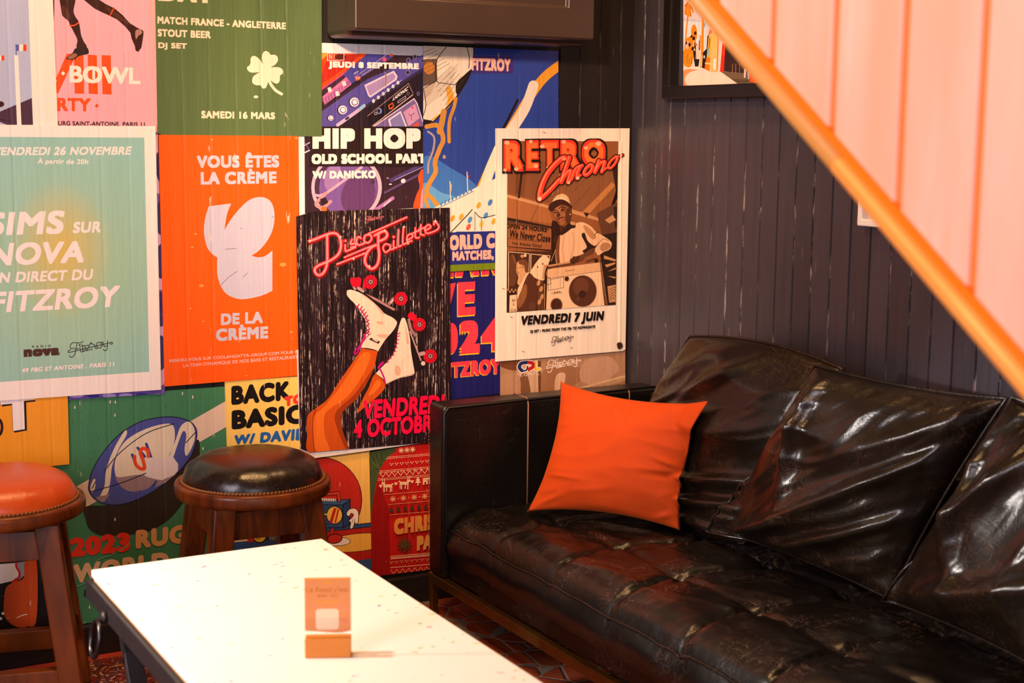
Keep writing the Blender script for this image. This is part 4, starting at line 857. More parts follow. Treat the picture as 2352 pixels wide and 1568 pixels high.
def poster_christmas():
    p = Sheet('poster', 'red knitted-pattern christmas poster against the sofa arm', [(983,520),(1470,430),(1470,1290),(1002,1347)], (62,76,40), 1, (510,860,2.904))
    for k in range(14): p.line([(990+k*9,520+(k%4)*60),(1030+k*6,600+k*14)],5,(92,106,58) if k%2 else (40,54,30)); p.line([(1040,560+k*26),(996,620+k*26)],4,(84,98,52))
    R = (186,22,20); C = (238,192,150)
    p.poly([(1185,480),(1470,400),(1475,1300),(1000,1352),(996,950,1),(1012,820),(1030,720),(1060,620),(1110,550),(1160,510)], R, True); p.poly([(1040,715),(1075,800),(1115,905),(1122,1335),(1000,1352),(996,950),(1012,820)], (150,14,14))
    row = lambda x, y: y-(x-1090)*.085
    def dashes(y, x0, st, w, c=C, h=3):
        x = x0
        while x < 1460: p.line([(x,row(x,y)),(x+w,row(x+w,y))],h,c,False,False); x += st
    for y, x0 in ((552,1100),(562,1092),(640,1050),(650,1048),(692,1042),(702,1040)): dashes(y,x0,9,6)
    for y, x0, c in ((800,1080,(206,140,80)),(868,1110,(206,140,80)),(938,1122,(206,140,80)),(1215,1125,C),(1225,1125,C),(1290,1125,C),(1232,1125,C)): dashes(y,x0,20,20,c,4)
    x = 1130
    while x < 1470:
        for dx, dy in ((-8,-6),(8,-6),(0,4)): p.ell(x+dx,row(x,604)+dy,4,4,C)
        for dx, dy in ((-8,-6),(8,-6),(0,4)): p.ell(x+dx,row(x,1258)+dy,4,4,(220,150,110))
        x += 34
    p.line([(1052+k*20,row(1052+k*20,668+(14 if k%2 else -14))) for k in range(22)],4,C,False); p.line([(1125+k*20,row(1125+k*20,1318+(14 if k%2 else -14))) for k in range(18)],4,(222,150,110),False)
    for k in range(8): x = 1062+k*44; p.line([(x,row(x,660)),(x,row(x,640))],3,C,False)
    def deer(x, y, f):
        for a,b,c,d in ((-30,-8,30,12),(-28,12,-20,44),(-10,12,-4,40),(14,12,20,44),(24,12,30,40),(-40,-22,-18,-6),(-36,-46,-32,-22),(-46,-46,-42,-34),(-24,-46,-20,-22),(26,-14,38,-6)): 
            X = sorted((x+a*f, x+c*f)); p.poly([(X[0],y+b),(X[1],y+b),(X[1],y+d),(X[0],y+d)], C)
    deer(1105,740,1); deer(1215,722,-1)
    for x, y in ((1160,728),(1268,714),(1058,744)): p.ell(x-5,y-4,6,6,C); p.ell(x+5,y-4,6,6,C); p.poly([(x-10,y),(x+10,y),(x,y+12)], C)
    p.poly([(1307,682),(1322,705),(1292,705)], C); p.poly([(1307,695),(1327,722),(1287,722)], C); p.poly([(1303,722),(1311,722),(1311,740),(1303,740)], C); p.text('FITZROY',1340,690,736,1520,668,710,C,.07)
    for x in (1140,1210,1282,1352,1424):
        y = row(x,834)
        for a in range(4): t = a*math.pi/4; p.line([(x-18*math.cos(t),y-18*math.sin(t)),(x+18*math.cos(t),y+18*math.sin(t))],5,(224,166,110),False)
        p.ell(x+36,row(x+36,834),4,4,(224,166,110))
    for k in range(8): x = 1130+k*46; y = row(x,905); p.poly([(x,y-26),(x+14,y+4),(x-14,y+4)], (76,50,28)); p.poly([(x,y-10),(x+18,y+16),(x-18,y+16)], (76,50,28))
    p.text('CHRISTMAS',1148,962,1070,1660,890,1000,(222,140,62),.07); p.text('PARTY',1300,1076,1174,1560,1046,1142,(222,150,70),.07)
    for a in range(6): t = a*math.pi/6; p.line([(1217-46*math.cos(t),1135-46*math.sin(t)),(1217+46*math.cos(t),1135+46*math.sin(t))],9,(86,68,34),False)
    for k in range(3):
        x, y = 1195+k*38, row(1195+k*38,515)
        for a in range(4): t = a*math.pi/4; p.line([(x-18*math.cos(t),y-18*math.sin(t)),(x+18*math.cos(t),y+18*math.sin(t))],4,C,False)
    p.done()
def poster_rugby():
    p = Sheet('poster', 'green rugby poster with a large striped ball, between the two stools', [(283,92),(1345,16),(1350,1288),(288,1420)], (66,128,88), 0, (0,880,2.529))
    for k in range(60): p.ell(300+random.random()*980,110+random.random()*500,2.5,2.5,(30,60,44))
    p.poly([(260,705),(1320,98),(1320,250),(260,858)], (226,196,174))
    p.poly([(500,715),(498,790),(525,850),(600,885),(700,880),(850,862),(980,790),(1085,665),(1150,560),(1160,400),(1140,330),(1000,500),(700,690)], (48,38,24), True)
    BL = [(515,590),(540,500),(600,400),(690,300),(800,230),(900,202),(1000,195),(1090,215),(1135,255),(1143,310),(1120,400),(1060,490),(960,580),(850,650),(740,695),(640,705),(560,678),(522,635)]
    I = (74,80,150); C = (228,208,182)
    p.poly(BL, I, True)
    p.poly([(665,480),(690,390),(740,325),(830,272),(930,240),(1000,240),(1016,300),(1005,370),(985,425),(1035,470),(1000,550),(900,600),(800,628),(720,612),(680,560)], C, True)
    p.poly([(672,540),(700,545),(830,530),(940,560),(1010,520),(990,555),(900,602),(800,628),(720,612),(685,575)], (150,122,126), True)
    p.poly([(725,275),(660,385),(618,500),(606,600),(580,660),(625,640),(642,560),(652,480),(690,380),(735,300)], C, True); p.poly([(525,600),(545,555),(556,570),(548,620),(533,634)], C, True); p.poly([(575,655),(560,668),(600,690),(640,640),(615,650)], (150,122,126), True)
    p.poly([(1095,222),(1128,262),(1130,330),(1100,400),(1080,420),(1072,380),(1082,300),(1062,280),(1030,360),(1005,430),(985,425),(1020,330),(1050,250)], C, True); p.poly([(800,625),(850,615),(915,565),(890,610),(830,650)], I, True)
    p.line([(850,352),(878,432)],16,(60,64,130)); p.line([(800,375),(840,425)],16,(60,64,130)); p.line([(768,415),(790,470)],16,(60,64,130)); p.line([(862,425),(858,390),(830,378),(815,400),(832,450),(838,495),(806,490),(785,460),(782,425)],20,(232,70,28))
    p.poly([(850,440),(900,430),(960,438),(1000,425),(1030,470),(1032,510),(995,540),(960,552),(940,562),(880,550),(838,532),(850,490)], (226,206,200), True)
    for q in ([(610,505),(700,400),(850,290),(1010,235)],[(525,630),(700,580),(848,522)],[(535,610),(556,568)],[(1080,345),(1135,285)],[(905,565),(890,595)]): p.line(q,5,(30,24,40))
    p.line(BL,5,(24,20,44),True,True)
    p.text('2023',405,898,1012,758,862,976,(228,52,24),.065,rnd=True,sp=1.1); o = (220,158,100)
    p.text('RUGBY',788,852,963,1275,796,902,o,.062,rnd=True); p.text('WORLD CUP',425,1052,1166,1330,925,1040,(226,180,140),.062,rnd=True); p.text('LIVE',487,1200,1238,610,1188,1226,(34,52,36),.04)
    for q in ([(560,1030),(600,1010),(640,1000),(665,985)],[(450,1180),(490,1160),(515,1145)],[(690,975),(730,950),(755,920)]): p.line(q,5,(120,170,130))
    for x,y in ((670,110),(668,185),(640,108),(435,140),(1120,80),(1060,60),(668,790),(1180,380),(520,1300)): p.ell(x,y,4,10,(226,206,180))
    p.done()
def poster_amber():
    p = Sheet('poster', 'amber poster with a big white letter, above the tan stool', [(-120,60),(393,76),(403,470),(-120,522)], (250,160,36), 2, (0,880,2.529)); K = (30,16,22)
    p.poly([(10,120),(205,96),(206,106),(152,112),(157,274),(84,287),(74,272),(68,128),(12,136)], K); p.poly([(2,60),(202,60),(202,92),(138,100),(144,266),(77,277),(70,118),(2,124)], (250,236,232)); p.ring(-10,255,22,46,16,K); p.line([(0,118),(0,128)],5,K)
    p.done()
def poster_blob():
    p = Sheet('poster', 'black poster with an orange blob, behind the legs of the tan stool', [(-220,-1060),(640,-1065),(622,855),(-220,985)], (20,14,14), 1, (0,1270,5.261))
    p.poly([(-220,-1060),(640,-1065),(636,-500),(-220,-400)], (196,74,24))
    p.poly([(190,115),(310,100),(312,250),(240,315),(200,330)], (140,146,164)); p.poly([(300,110),(440,90),(440,800),(330,885),(210,893),(100,825),(45,720),(55,500),(80,410),(160,352),(285,300)], (196,74,24), True)
    p.poly([(-220,150),(185,118),(200,180),(225,230),(215,280),(150,335),(-220,420)], (226,220,228)); p.line([(195,120),(200,172),(235,232),(228,300),(150,345)],26,(196,24,22))
    p.ell(35,728,18,18,WH); p.ell(8,790,18,18,WH); p.line([(38,745),(30,820),(5,880)],4,(60,60,50)); p.line([(205,780),(265,752),(325,738)],10,(244,220,200)); p.line([(90,784),(125,778)],8,(226,150,110)); p.line([(20,518),(140,492)],4,(150,110,90))
    p.done()
for f in (poster_sky, poster_bowl, poster_clover, poster_teal, poster_purple, poster_orange, poster_hiphop, poster_football, poster_live, poster_gpl, poster_retro, poster_disco, poster_white, poster_basics, poster_cartoon, poster_christmas, poster_rugby, poster_amber, poster_blob): f()
# ------------------------------------------------------------------ sofa
def leather(name, c1, c2, rough, scr=(96, 74, 62), amt=.5, crk=1.0):
    t = NT(name); v = t.pos((1, 1, 1), True)
    w = t.n('ShaderNodeTexNoise'); w.inputs['Scale'].default_value = 5; w.inputs['Detail'].default_value = 3; t.l(v, w.inputs['Vector'])
    mv = t.n('ShaderNodeMix', data_type='VECTOR'); mv.inputs[0].default_value = .12; t.l(v, mv.inputs[4]); t.l(w.outputs['Color'], mv.inputs[5]); wv = mv.outputs[1]
    n = t.noise(v, 6, 4, .6)
    def hair(rot, sc):
        m = t.n('ShaderNodeMapping'); m.inputs['Rotation'].default_value = rot; m.inputs['Scale'].default_value = sc; t.l(wv, m.inputs['Vector'])
        q = t.math('ABSOLUTE', t.math('SUBTRACT', t.noise(m.outputs[0], 1, 1, .4), .5)); return t.ramp(q, .010, .002)
    h1 = hair((.4, .3, .7), (90, 5, 40)); h2 = hair((1.1, .5, -.6), (6, 100, 30)); h3 = hair((.2, .9, 1.9), (80, 50, 6))
    msk = t.ramp(t.noise(v, 7, 3), .45, .62)
    hh = t.math('MULTIPLY', t.math('MINIMUM', t.math('ADD', t.math('ADD', h1, h2), h3), 1.0), msk)
    c = t.mix(n, lin(c1), lin(c2)); c = t.mix(t.math('MULTIPLY', hh, amt), c, lin(scr))
    r = t.math('ADD', t.math('MULTIPLY', t.noise(v, 9, 4, .6), .22), rough-.11)
    t.set(Base_Color=c, Roughness=r); t.b.inputs['Specular IOR Level'].default_value = .5
    b = t.bump(t.noise(wv, 38, 5, .65), .0030*crk, .3); vo = t.n('ShaderNodeTexVoronoi'); vo.inputs['Scale'].default_value = 260; t.l(v, vo.inputs['Vector'])
    b = t.bump(vo.outputs['Distance'], .0005, .25, b); t.bump(hh, .0012, -.5, b)
    return t.m
M_LEA = leather('black_leather', (9, 7, 6), (18, 12, 10), .32, (112, 92, 84), .4)
M_LEA2 = leather('black_cushion_leather', (14, 9, 6), (30, 19, 12), .27, (100, 76, 60), .35)
M_ARM = leather('armrest_leather', (9, 7, 6), (15, 10, 9), .33, (90, 76, 70), .1)
M_BRASS = plain('aged_brass', (150, 112, 52), .32, .9, (20, 20, 20), .0004, (96, 68, 34))
M_SEAM = plain('seam_leather', (20, 15, 13), .4)
M_THREAD = plain('seam_thread', (150, 104, 74), .6)
sofa = empty('sofa', (-.4, -1.4, 0), 'long black tufted leather sofa with a brass base, along the charcoal board wall', 'sofa')
LO = lambda x, y, z: (x+.4, y+1.4, z)
XF, YA0, YA1, YE = -.742, -.125, -.215, -2.62        # front plane, arm outer / inner side, far end
def sbox(name, x0, x1, y0, y1, z0, z1, mat, bev, par=sofa, seg=4):
    bm = bmesh.new(); box(bm, x0+.4, x1+.4, y0+1.4, y1+1.4, z0, z1); return fin(name, bm, mat, par, True, bev, seg)
arm = sbox('armrest', XF, -.03, YA1, YA0, .125, .612, M_ARM, .014)
arm2 = sbox('armrest', XF, -.03, YE, YE+.09, .125, .612, M_ARM, .014)
sbox('base', XF+.022, -.03, YE+.09, YA1, .125, .20, M_LEA, .01)
sbox('backrest', -.07, -.02, YE+.09, YA1, .20, .60, M_LEA, .014)
# seams on the near arm
def seam(pts, par, r=.0022, mat=M_SEAM, name='seam'):
    bm = bmesh.new(); tube(bm, [LO(*p) for p in pts], r, 6); return fin(name, bm, mat, par, True)
e = .0012
seam([(XF+.004, YA1-e, .14), (XF+.004, YA1-e, .590), (XF+.016, YA1-e, .606), (-.04, YA1+.006, .611)], arm, .003)
xs = -.475
seam([(xs, YA1-e, .30), (xs, YA1-e, .595), (xs, YA1+.004, .6085), (xs, YA1+.012, .6125), (xs, YA0-.01, .6125)], arm, .0022, M_THREAD)
seam([(-.135, YA1+.004, .6085), (-.135, YA1-e, .598), (-.135, YA1-e, .54)], arm, .0018, M_THREAD)
bm = bmesh.new()
for k in range(48):
    z = .15+k*.0095; tube(bm, [LO(XF-.0008, YA0-.006, z), LO(XF-.0008, YA0-.006, z+.005)], .0009, 5)
st_ = fin('stitching', bm, M_THREAD, arm); st_['kind'] = 'stuff'
# brass base: rail and legs
bm = bmesh.new(); box(bm, XF+.4, XF+.022+.4, YE+1.4, YA0+1.4, .098, .125); box(bm, -.06+.4, -.04+.4, YE+1.4, YA0+1.4, .098, .125); box(bm, XF+.022+.4, -.06+.4, YA0-.022+1.4, YA0+1.4, .098, .125); box(bm, XF+.022+.4, -.06+.4, YE+1.4, YE+.022+1.4, .098, .125)
fin('base_rail', bm, M_BRASS, sofa, False, .002, 2)
for x in (XF+.012, -.055):
    for y in (YA0-.012, YE+.012):
        bm = bmesh.new(); sx = .0
        hexa(bm, [LO(x-.008, y-.009, 0), LO(x+.008, y-.009, 0), LO(x+.008, y+.009, 0), LO(x-.008, y+.009, 0)], [LO(x-.012, y-.012, .1), LO(x+.012, y-.012, .1), LO(x+.012, y+.012, .1), LO(x-.012, y+.012, .1)])
        fin('leg', bm, M_BRASS, sofa, False, .001, 1)
# tufted seat
SX0, SX1, SY0, SY1 = XF+.024, -.068, YA1-.004, YE+.094
BX = (-.50, -.245); BY = [-.455-.275*k for k in range(8)]
ZP = .262
def seat_z(x, y):
    u = (x-SX0)/(SX1-SX0); v = (SY0-y)/(SY0-SY1); 
    ed = min(1, (x-SX0)/.09); ed = math.sqrt(max(0, 1-(1-ed)**2)); e2 = min(1, (SY0-y)/.06, (y-SY1)/.06); e2 = math.sqrt(max(0, 1-(1-max(0, e2))**2))
    z = ZP+.062*ed*(.35+.65*e2)
    yy = y+.018*math.sin(x*16)+.012*noise.noise((x*5, y*5, 1))
    dy = min(abs(yy-b) for b in BY); dyr = min(abs(y-b) for b in BY); dx = min(abs(x-b) for b in BX)
    f = min(1, max(0, (x-SX0)/.05))
    z -= (.016*math.exp(-dy/.007)+.006*math.exp(-dy/.05))*(.4+.6*f)            # seam front to back
    dxs = min(abs(x+.012*noise.noise((y*6, x*3, 4))-b) for b in BX)
    z -= .012*math.exp(-dxs/.006)*math.exp(-(dyr/.085)**2)+.008*math.exp(-dxs/.03)
    db = math.hypot(dx, dyr); z -= .018*math.exp(-db/.016)
    th = math.atan2(dyr, dx)
    bx = min(BX, key=lambda b: abs(x-b)); by = min(BY, key=lambda b: abs(y-b)); th = math.atan2(y-by, x-bx)
    z += .0030*math.sin(th*7+3*by)*math.exp(-(db/.075)**2)*min(1, db/.02)
    q = noise.noise((x*7+y*5, y*7-x*6, 2)); z += .006*q
    rdg = 1-abs(noise.noise((x*9+y*3, y*4, 7.3))); z += .006*(rdg**4)-.002
    rdg = 1-abs(noise.noise((x*22+y*9, y*17-x*6, 3.1))); z += .0022*(rdg**3)
    return z
nx, ny = 84, 300; V = []; F = []
for j in range(ny+1):
    y = SY0+(SY1-SY0)*j/ny
    for i in range(nx+1):
        x = SX0+(SX1-SX0)*i/nx; V.append(LO(x, y, seat_z(x, y)))
for j in range(ny):
    for i in range(nx): q = j*(nx+1)+i; F.append((q, q+nx+1, q+nx+2, q+1))
# front border panel
base = len(V); rows = 8
for j in range(ny+1):
    y = SY0+(SY1-SY0)*j/ny
    for k in range(rows+1):
        u = k/rows; bul = .012*math.sin(math.pi*min(1, u*1.05))+.004*noise.noise((y*9, u*2, 5))*math.sin(math.pi*u)
        x = SX0-.004-bul; z = seat_z(SX0, y)-.004-(u*.085)
        V.append(LO(x, y, z if k < rows else z))
for j in range(ny):
    for k in range(rows): q = base+j*(rows+1)+k; F.append((q, q+1, q+rows+2, q+rows+1))
# ends and bottom
b2 = len(V); V += [LO(SX0, SY0, .19), LO(SX1, SY0, .19), LO(SX1, SY1, .19), LO(SX0, SY1, .19)]; F += [(b2, b2+1, b2+2, b2+3)]
F.append(tuple(range(0, nx+1))+(b2+1, b2)); F.append(tuple(ny*(nx+1)+i for i in range(nx, -1, -1))+(b2+3, b2+2))
F.append(tuple(j*(nx+1)+nx for j in range(ny+1))+(b2+2, b2+1))
me = bpy.data.meshes.new('seat'); me.from_pydata(V, [], F); seat = link('seat', me, M_LEA, sofa, True)
bm = bmesh.new(); tube(bm, [LO(SX0-.004, SY0+(SY1-SY0)*j/120, seat_z(SX0, SY0+(SY1-SY0)*j/120)-.001) for j in range(121)], .0042, 8); fin('piping', bm, M_LEA, seat, True)
for x in BX:
    for y in BY:
        bm = bmesh.new(); lathe(bm, [(0, .006), (.006, .0055), (.010, .003), (.0115, 0), (.011, -.004)], 16, LO(x, y, seat_z(x, y)-.002)); fin('button', bm, M_LEA, seat, True)

# ------------------------------------------------------------------ cushions
from mathutils.bvhtree import BVHTree
LAID = []
def pillow(name, label, cat, TL, TR, BR, BL, th, mat, fold, group=None, n=72, pinch=.05, seed=0, piping=True, pw=2.6, back=.6):
    """a soft cushion between four corner points (seen from the front)"""
    TL, TR, BR, BL = (Vector(p) for p in (TL, TR, BR, BL)); c = (TL+TR+BR+BL)/4
    N = ((TR-TL)+(BR-BL)).cross((BL-TL)+(BR-TR)); N.normalize()
    if N.dot(CAM-c) < 0: N = -N
    ux = ((TR-TL)+(BR-BL)).normalized(); uy = N.cross(ux); sz = ((TR-TL).length+(BL-TL).length)/2
    V = []; F = []
    def P(u, v, side):
        a = abs(2*u-1); b = abs(2*v-1)
        uu = .5+(u-.5)*(1-pinch*(1-b*b)*a**1.5); vv = .5+(v-.5)*(1-pinch*(1-a*a)*b**1.5)
        p = (TL*(1-uu)+TR*uu)*(1-vv)+(BL*(1-uu)+BR*uu)*vv
        h = ((1-a**pw)**.62)*((1-b**pw)**.62)
        rim = min(1, 6*(1-a))*min(1, 6*(1-b))
        d = th*h
        if side > 0: d += fold(u, v)*rim
        else: d *= back
        p = p+N*(d*side)
        # rest on what is behind and below instead of passing through it
        for bv in LAID:
            push = 0
            for ox, oy in ((0, 0), (.03, 0), (-.03, 0), (0, .03), (0, -.03)):
                q = p+ux*ox+uy*oy; h = bv.ray_cast(q+N*.6, -N, 1.2)[0]
                if h is not None: push = max(push, .012+(.012*rim if side > 0 else 0)-(q-h).dot(N))
            p = p+N*push
        if p.z < .604: p.x = min(p.x, -.078)
        p.x = min(p.x, -.008)
        if p.z < .618: p.y = min(p.y, YA1-.010)
        if SX0 < p.x < SX1+.02 and SY1 < p.y < SY0: p.z = max(p.z, seat_z(min(p.x, SX1), p.y)+(.014 if side > 0 else .011))
        return p-c
    for side in (1, -1):
        o = len(V)
        for j in range(n+1):
            for i in range(n+1): V.append(tuple(P(i/n, j/n, side)))
        for j in range(n):
            for i in range(n):
                q = o+j*(n+1)+i; f = (q, q+n+1, q+n+2, q+1); F.append(f if side > 0 else f[::-1])
    bm = bmesh.new(); vs = [bm.verts.new(v) for v in V]
    for f in F: bm.faces.new([vs[i] for i in f])
    bmesh.ops.remove_doubles(bm, verts=bm.verts, dist=1e-5); bmesh.ops.recalc_face_normals(bm, faces=bm.faces)
    me = bpy.data.meshes.new(name); bm.to_mesh(me); bm.free()
    o = link(name, me, mat, None, True); o.location = c
    tag(o, label, cat, group)
    if piping:
        bm = bmesh.new(); m = 30; pts = [P(i/m, 0, 1) for i in range(m)]+[P(1, i/m, 1) for i in range(m)]+[P(1-i/m, 1, 1) for i in range(m)]+[P(0, 1-i/m, 1) for i in range(m)]
        tube(bm, pts, .0034, 8, True); fin('piping', bm, mat, o, True)
    LAID.append(BVHTree.FromPolygons([Vector(v)+c for v in V], F))
    return o
def ridge(x, y, s): return 1-abs(noise.noise((x, y, s)))
def fold_leather(ang, seed, amp=1.0, big=()):
    ca, sa = math.cos(ang), math.sin(ang)
    def f(u, v):
        s, t = u*ca+v*sa, -u*sa+v*ca
        w = noise.noise((u*3, v*3, seed))*.05
        d = (.022*ridge(t*2.2+w*7, s*.9, seed)**2.5 + .008*ridge(t*5+w*12, s*1.7+3, seed+2)**4 + .0022*ridge(t*15+w*20, s*5, seed+5)**3) + .014*noise.noise((u*2.6, v*2.6, seed+9))
        d -= .016
        for (cu, cv, a2, ln, wd, hh) in big:
            c2, s2 = math.cos(a2), math.sin(a2); x = (u-cu)*c2+(v-cv)*s2; y = -(u-cu)*s2+(v-cv)*c2+.12*x*x
            d += hh*math.exp(-(x/ln)**2-(y/wd)**2)
        return d*amp
    return f
XB = -.125
tl = lambda x, y, X=XB: atx(x, y, X)
pill = 'loose leather back cushions on the sofa'
pillow('back_cushion', 'black leather back cushion in the sofa corner, behind the orange pillow', 'cushion', tl(1585, 772, -.13), tl(1935, 848, -.12), (-.235, -.87, .315), (-.20, -.25, .315), .085, M_LEA2,
       fold_leather(-.35, 1.3, 1.15, [(.72, .70, -.28, .3, .03, .026), (.72, .82, -.2, .3, .028, .026), (.75, .93, .1, .3, .03, .024), (.45, .2, -.7, .2, .05, .02)]), pill, pinch=-.10)
pillow('back_cushion', 'middle black leather back cushion, slumped against the corner cushion', 'cushion', tl(1872, 838, -.235), tl(2312, 915, -.175), atz(2045, 1376, .35), atz(1648, 1218, .345), .095, M_LEA2,
       fold_leather(-.75, 4.1, 1.25, [(.62, .60, -.75, .45, .045, .038), (.70, .78, -.6, .4, .04, .03), (.45, .80, -.5, .4, .035, .024), (.25, .35, 1.2, .35, .04, .026), (.80, .2, -.6, .3, .06, .02)]), pill)
pillow('back_cushion', 'black leather back cushion cut off by the right edge of the photo', 'cushion', tl(2325, 912, -.215), tl(2700, 985, -.165), atz(2500, 1600, .345), atz(2042, 1380, .345), .10, M_LEA2,
       fold_leather(-1.0, 8.7, 1.2, [(.2, .5, 1.1, .4, .05, .022), (.5, .8, -.4, .4, .06, .03), (.4, .3, -.9, .3, .06, .02)]), pill)
# orange pillow
t = NT('orange_velvet'); v = t.pos((1, 1, 1), True); n = t.noise(v, 9, 4, .6)
t.set(Base_Color=t.mix(n, lin((204, 74, 8)), lin((180, 58, 6))), Roughness=.75); t.b.inputs['Sheen Weight'].default_value = .2; t.b.inputs['Sheen Tint'].default_value = lin((255, 150, 70)); t.b.inputs['Specular IOR Level'].default_value = .25
fn = t.noise(v, 420, 2); b = t.bump(fn, .0006, .5); t.bump(t.noise(v, 16, 4, .6), .004, .4, b); M_OR = t.m
def fold_or(u, v):
    d = .006*noise.noise((u*3, v*3, 3))+.004*ridge(v*6+.6*u, u*2, 5)**4-.003
    for (cu, cv, a2, ln, wd, hh) in ((.93, .52, .25, .12, .018, .012), (.95, .60, -.1, .14, .018, -.014), (.45, .10, 1.4, .10, .02, .010), (.52, .10, 1.5, .1, .02, -.012), (.2, .72, .05, .14, .015, .006), (.12, .93, -.5, .12, .02, .008), (.9, .93, -.6, .1, .02, .008)):
        c2, s2 = math.cos(a2), math.sin(a2); x = (u-cu)*c2+(v-cv)*s2; y = -(u-cu)*s2+(v-cv)*c2
        d += hh*math.exp(-(x/ln)**2-(y/wd)**2)
    return d
bl, br = atz(1211, 1174, .335), atz(1562, 1218, .335)
def at_d(x, y, ref, extra): r = ray(x, y); k = (ref-CAM).dot(fwd)+extra; return CAM+r*k
pillow('scatter_pillow', 'bright orange velvet pillow leaning in the sofa corner', 'pillow', at_d(1287, 876, bl, .08), at_d(1638, 924, br, -.02), br, bl, .062, M_OR, fold_or, None, 64, .13, 0, False, 2.2)

# ------------------------------------------------------------------ stools
def wood(name, c1, c2, c3, rough=.33):
    t = NT(name); v = t.pos((26, 26, 3.2), True); n = t.noise(v, 1.3, 5, .65, .6); n2 = t.noise(t.pos((4, 4, 2), True), 1.5, 3)
    c = t.mix(t.ramp(n, .3, .72), lin(c1), lin(c2)); c = t.mix(t.math('MULTIPLY', t.ramp(n2, .45, .75), .6), c, lin(c3))
    t.set(Base_Color=c, Roughness=rough); t.b.inputs['Specular IOR Level'].default_value = .35; t.bump(n, .0008, .5); return t.m
M_WOOD = wood('mahogany_wood', (122, 54, 14), (56, 22, 7), (150, 72, 20), .30)
M_TAN = leather('tan_leather', (216, 88, 18), (188, 62, 12), .34, (220, 120, 60), .3, .7)
M_BLK = leather('worn_black_leather', (20, 13, 10), (38, 23, 16), .30, (110, 74, 54), .35, .7)
M_TRIM = plain('braided_trim', (136, 84, 38), .4)
def stool(loc, label, rz, mat, R=.185):
    s = empty('bar_stool', loc, label, 'stool', 'round wooden stools', rz)
    zt = .512                                        # top of the wooden ring
    bm = bmesh.new(); lathe(bm, [(0, zt-.012), (R*.88, zt-.012), (R*.9, zt), (R*.955, zt), (R*.975, zt-.0006), (R*.99, zt-.003), (R*.999, zt-.0075), (R, zt-.010), (R, zt-.024), (R*.998, zt-.027), (R*.985, zt-.032), (R*.97, zt-.034), (R*.9, zt-.034), (0, zt-.034)], 72); fin('seat_ring', bm, M_WOOD, s, True)
    bm = bmesh.new(); prof = []
    rr = R*.895
    for k in range(15): a = k/14; prof.append((rr*(1-a**1) if k == 14 else rr*math.cos(a*math.pi/2)**.55, zt-.004+.072*math.sin(a*math.pi/2)**.9))
    prof = [(rr*.99, zt-.012)]+prof; prof[-1] = (0, prof[-1][1])
    lathe(bm, prof, 72)
    for v in bm.verts:
        a = math.atan2(v.co.y, v.co.x); r = math.hypot(v.co.x, v.co.y)/rr
        if .6 < r: v.co.z += .0032*math.sin(a*52+2*math.sin(a*7))*math.exp(-((r-.93)/.07)**2)
        v.co.z += .002*noise.noise((v.co.x*14, v.co.y*14, 1))
    fin('cushion', bm, mat, s, True)
    bm = bmesh.new(); n = 118
    for k in range(n):
        a = 2*math.pi*k/n; c = Vector((rr*1.012*math.cos(a), rr*1.012*math.sin(a), zt+.002)); q = Matrix.Rotation(a+.6, 4, 'Z')
        bmesh.ops.create_icosphere(bm, subdivisions=1, radius=1, matrix=Matrix.Translation(c) @ q @ Matrix.Diagonal((.0032, .0062, .0036, 1)))
    fin('nailed_braid', bm, M_TRIM, s, True)
    ti, bo = .104, .160
    P = lambda sx, sy, z: Vector((sx*(bo+(ti-bo)*z/(zt-.034)), sy*(bo+(ti-bo)*z/(zt-.034)), z))
    cs = ((-1, -1), (1, -1), (1, 1), (-1, 1))
    for sx, sy in cs:
        bm = bmesh.new(); w0, w1 = .024, .027
        A, B = P(sx, sy, .004), P(sx, sy, zt-.034)
        hexa(bm, [A+Vector(q) for q in ((-w0, -w0, 0), (w0, -w0, 0), (w0, w0, 0), (-w0, w0, 0))], [B+Vector(q) for q in ((-w1, -w1, 0), (w1, -w1, 0), (w1, w1, 0), (-w1, w1, 0))]); fin('leg', bm, M_WOOD, s, True, .005, 3)
    for i in range(4):
        a, b = cs[i], cs[(i+1) % 4]
        bm = bmesh.new(); z0, z1 = zt-.115, zt-.05
        A0, B0, A1, B1 = P(*a, z0), P(*b, z0), P(*a, z1), P(*b, z1); nrm = ((A0+B0)/2); nrm.z = 0; nrm.normalize(); h = nrm*.011
        hexa(bm, [A0-h, B0-h, B0+h, A0+h], [A1-h, B1-h, B1+h, A1+h]); fin('apron', bm, M_WOOD, s, True, .002, 2)
        bm = bmesh.new(); zc = .165 if i % 2 else .125; A0, B0, A1, B1 = P(*a, zc-.026), P(*b, zc-.026), P(*a, zc+.026), P(*b, zc+.026); h = nrm*.015
        hexa(bm, [A0-h, B0-h, B0+h, A0+h], [A1-h, B1-h, B1+h, A1+h]); fin('stretcher', bm, M_WOOD, s, True, .003, 2)
    return s
q = atz(582, 1118, .49); stool((q.x, q.y, 0), 'round wooden stool with a black leather seat, behind the white table', math.radians(-3), M_BLK, .188)
q = atz(190, 1168, .49); c = q-RT*.188; stool((c.x, c.y, 0), 'round wooden stool with a tan orange leather seat, at the left edge', math.radians(-14), M_TAN, .188)

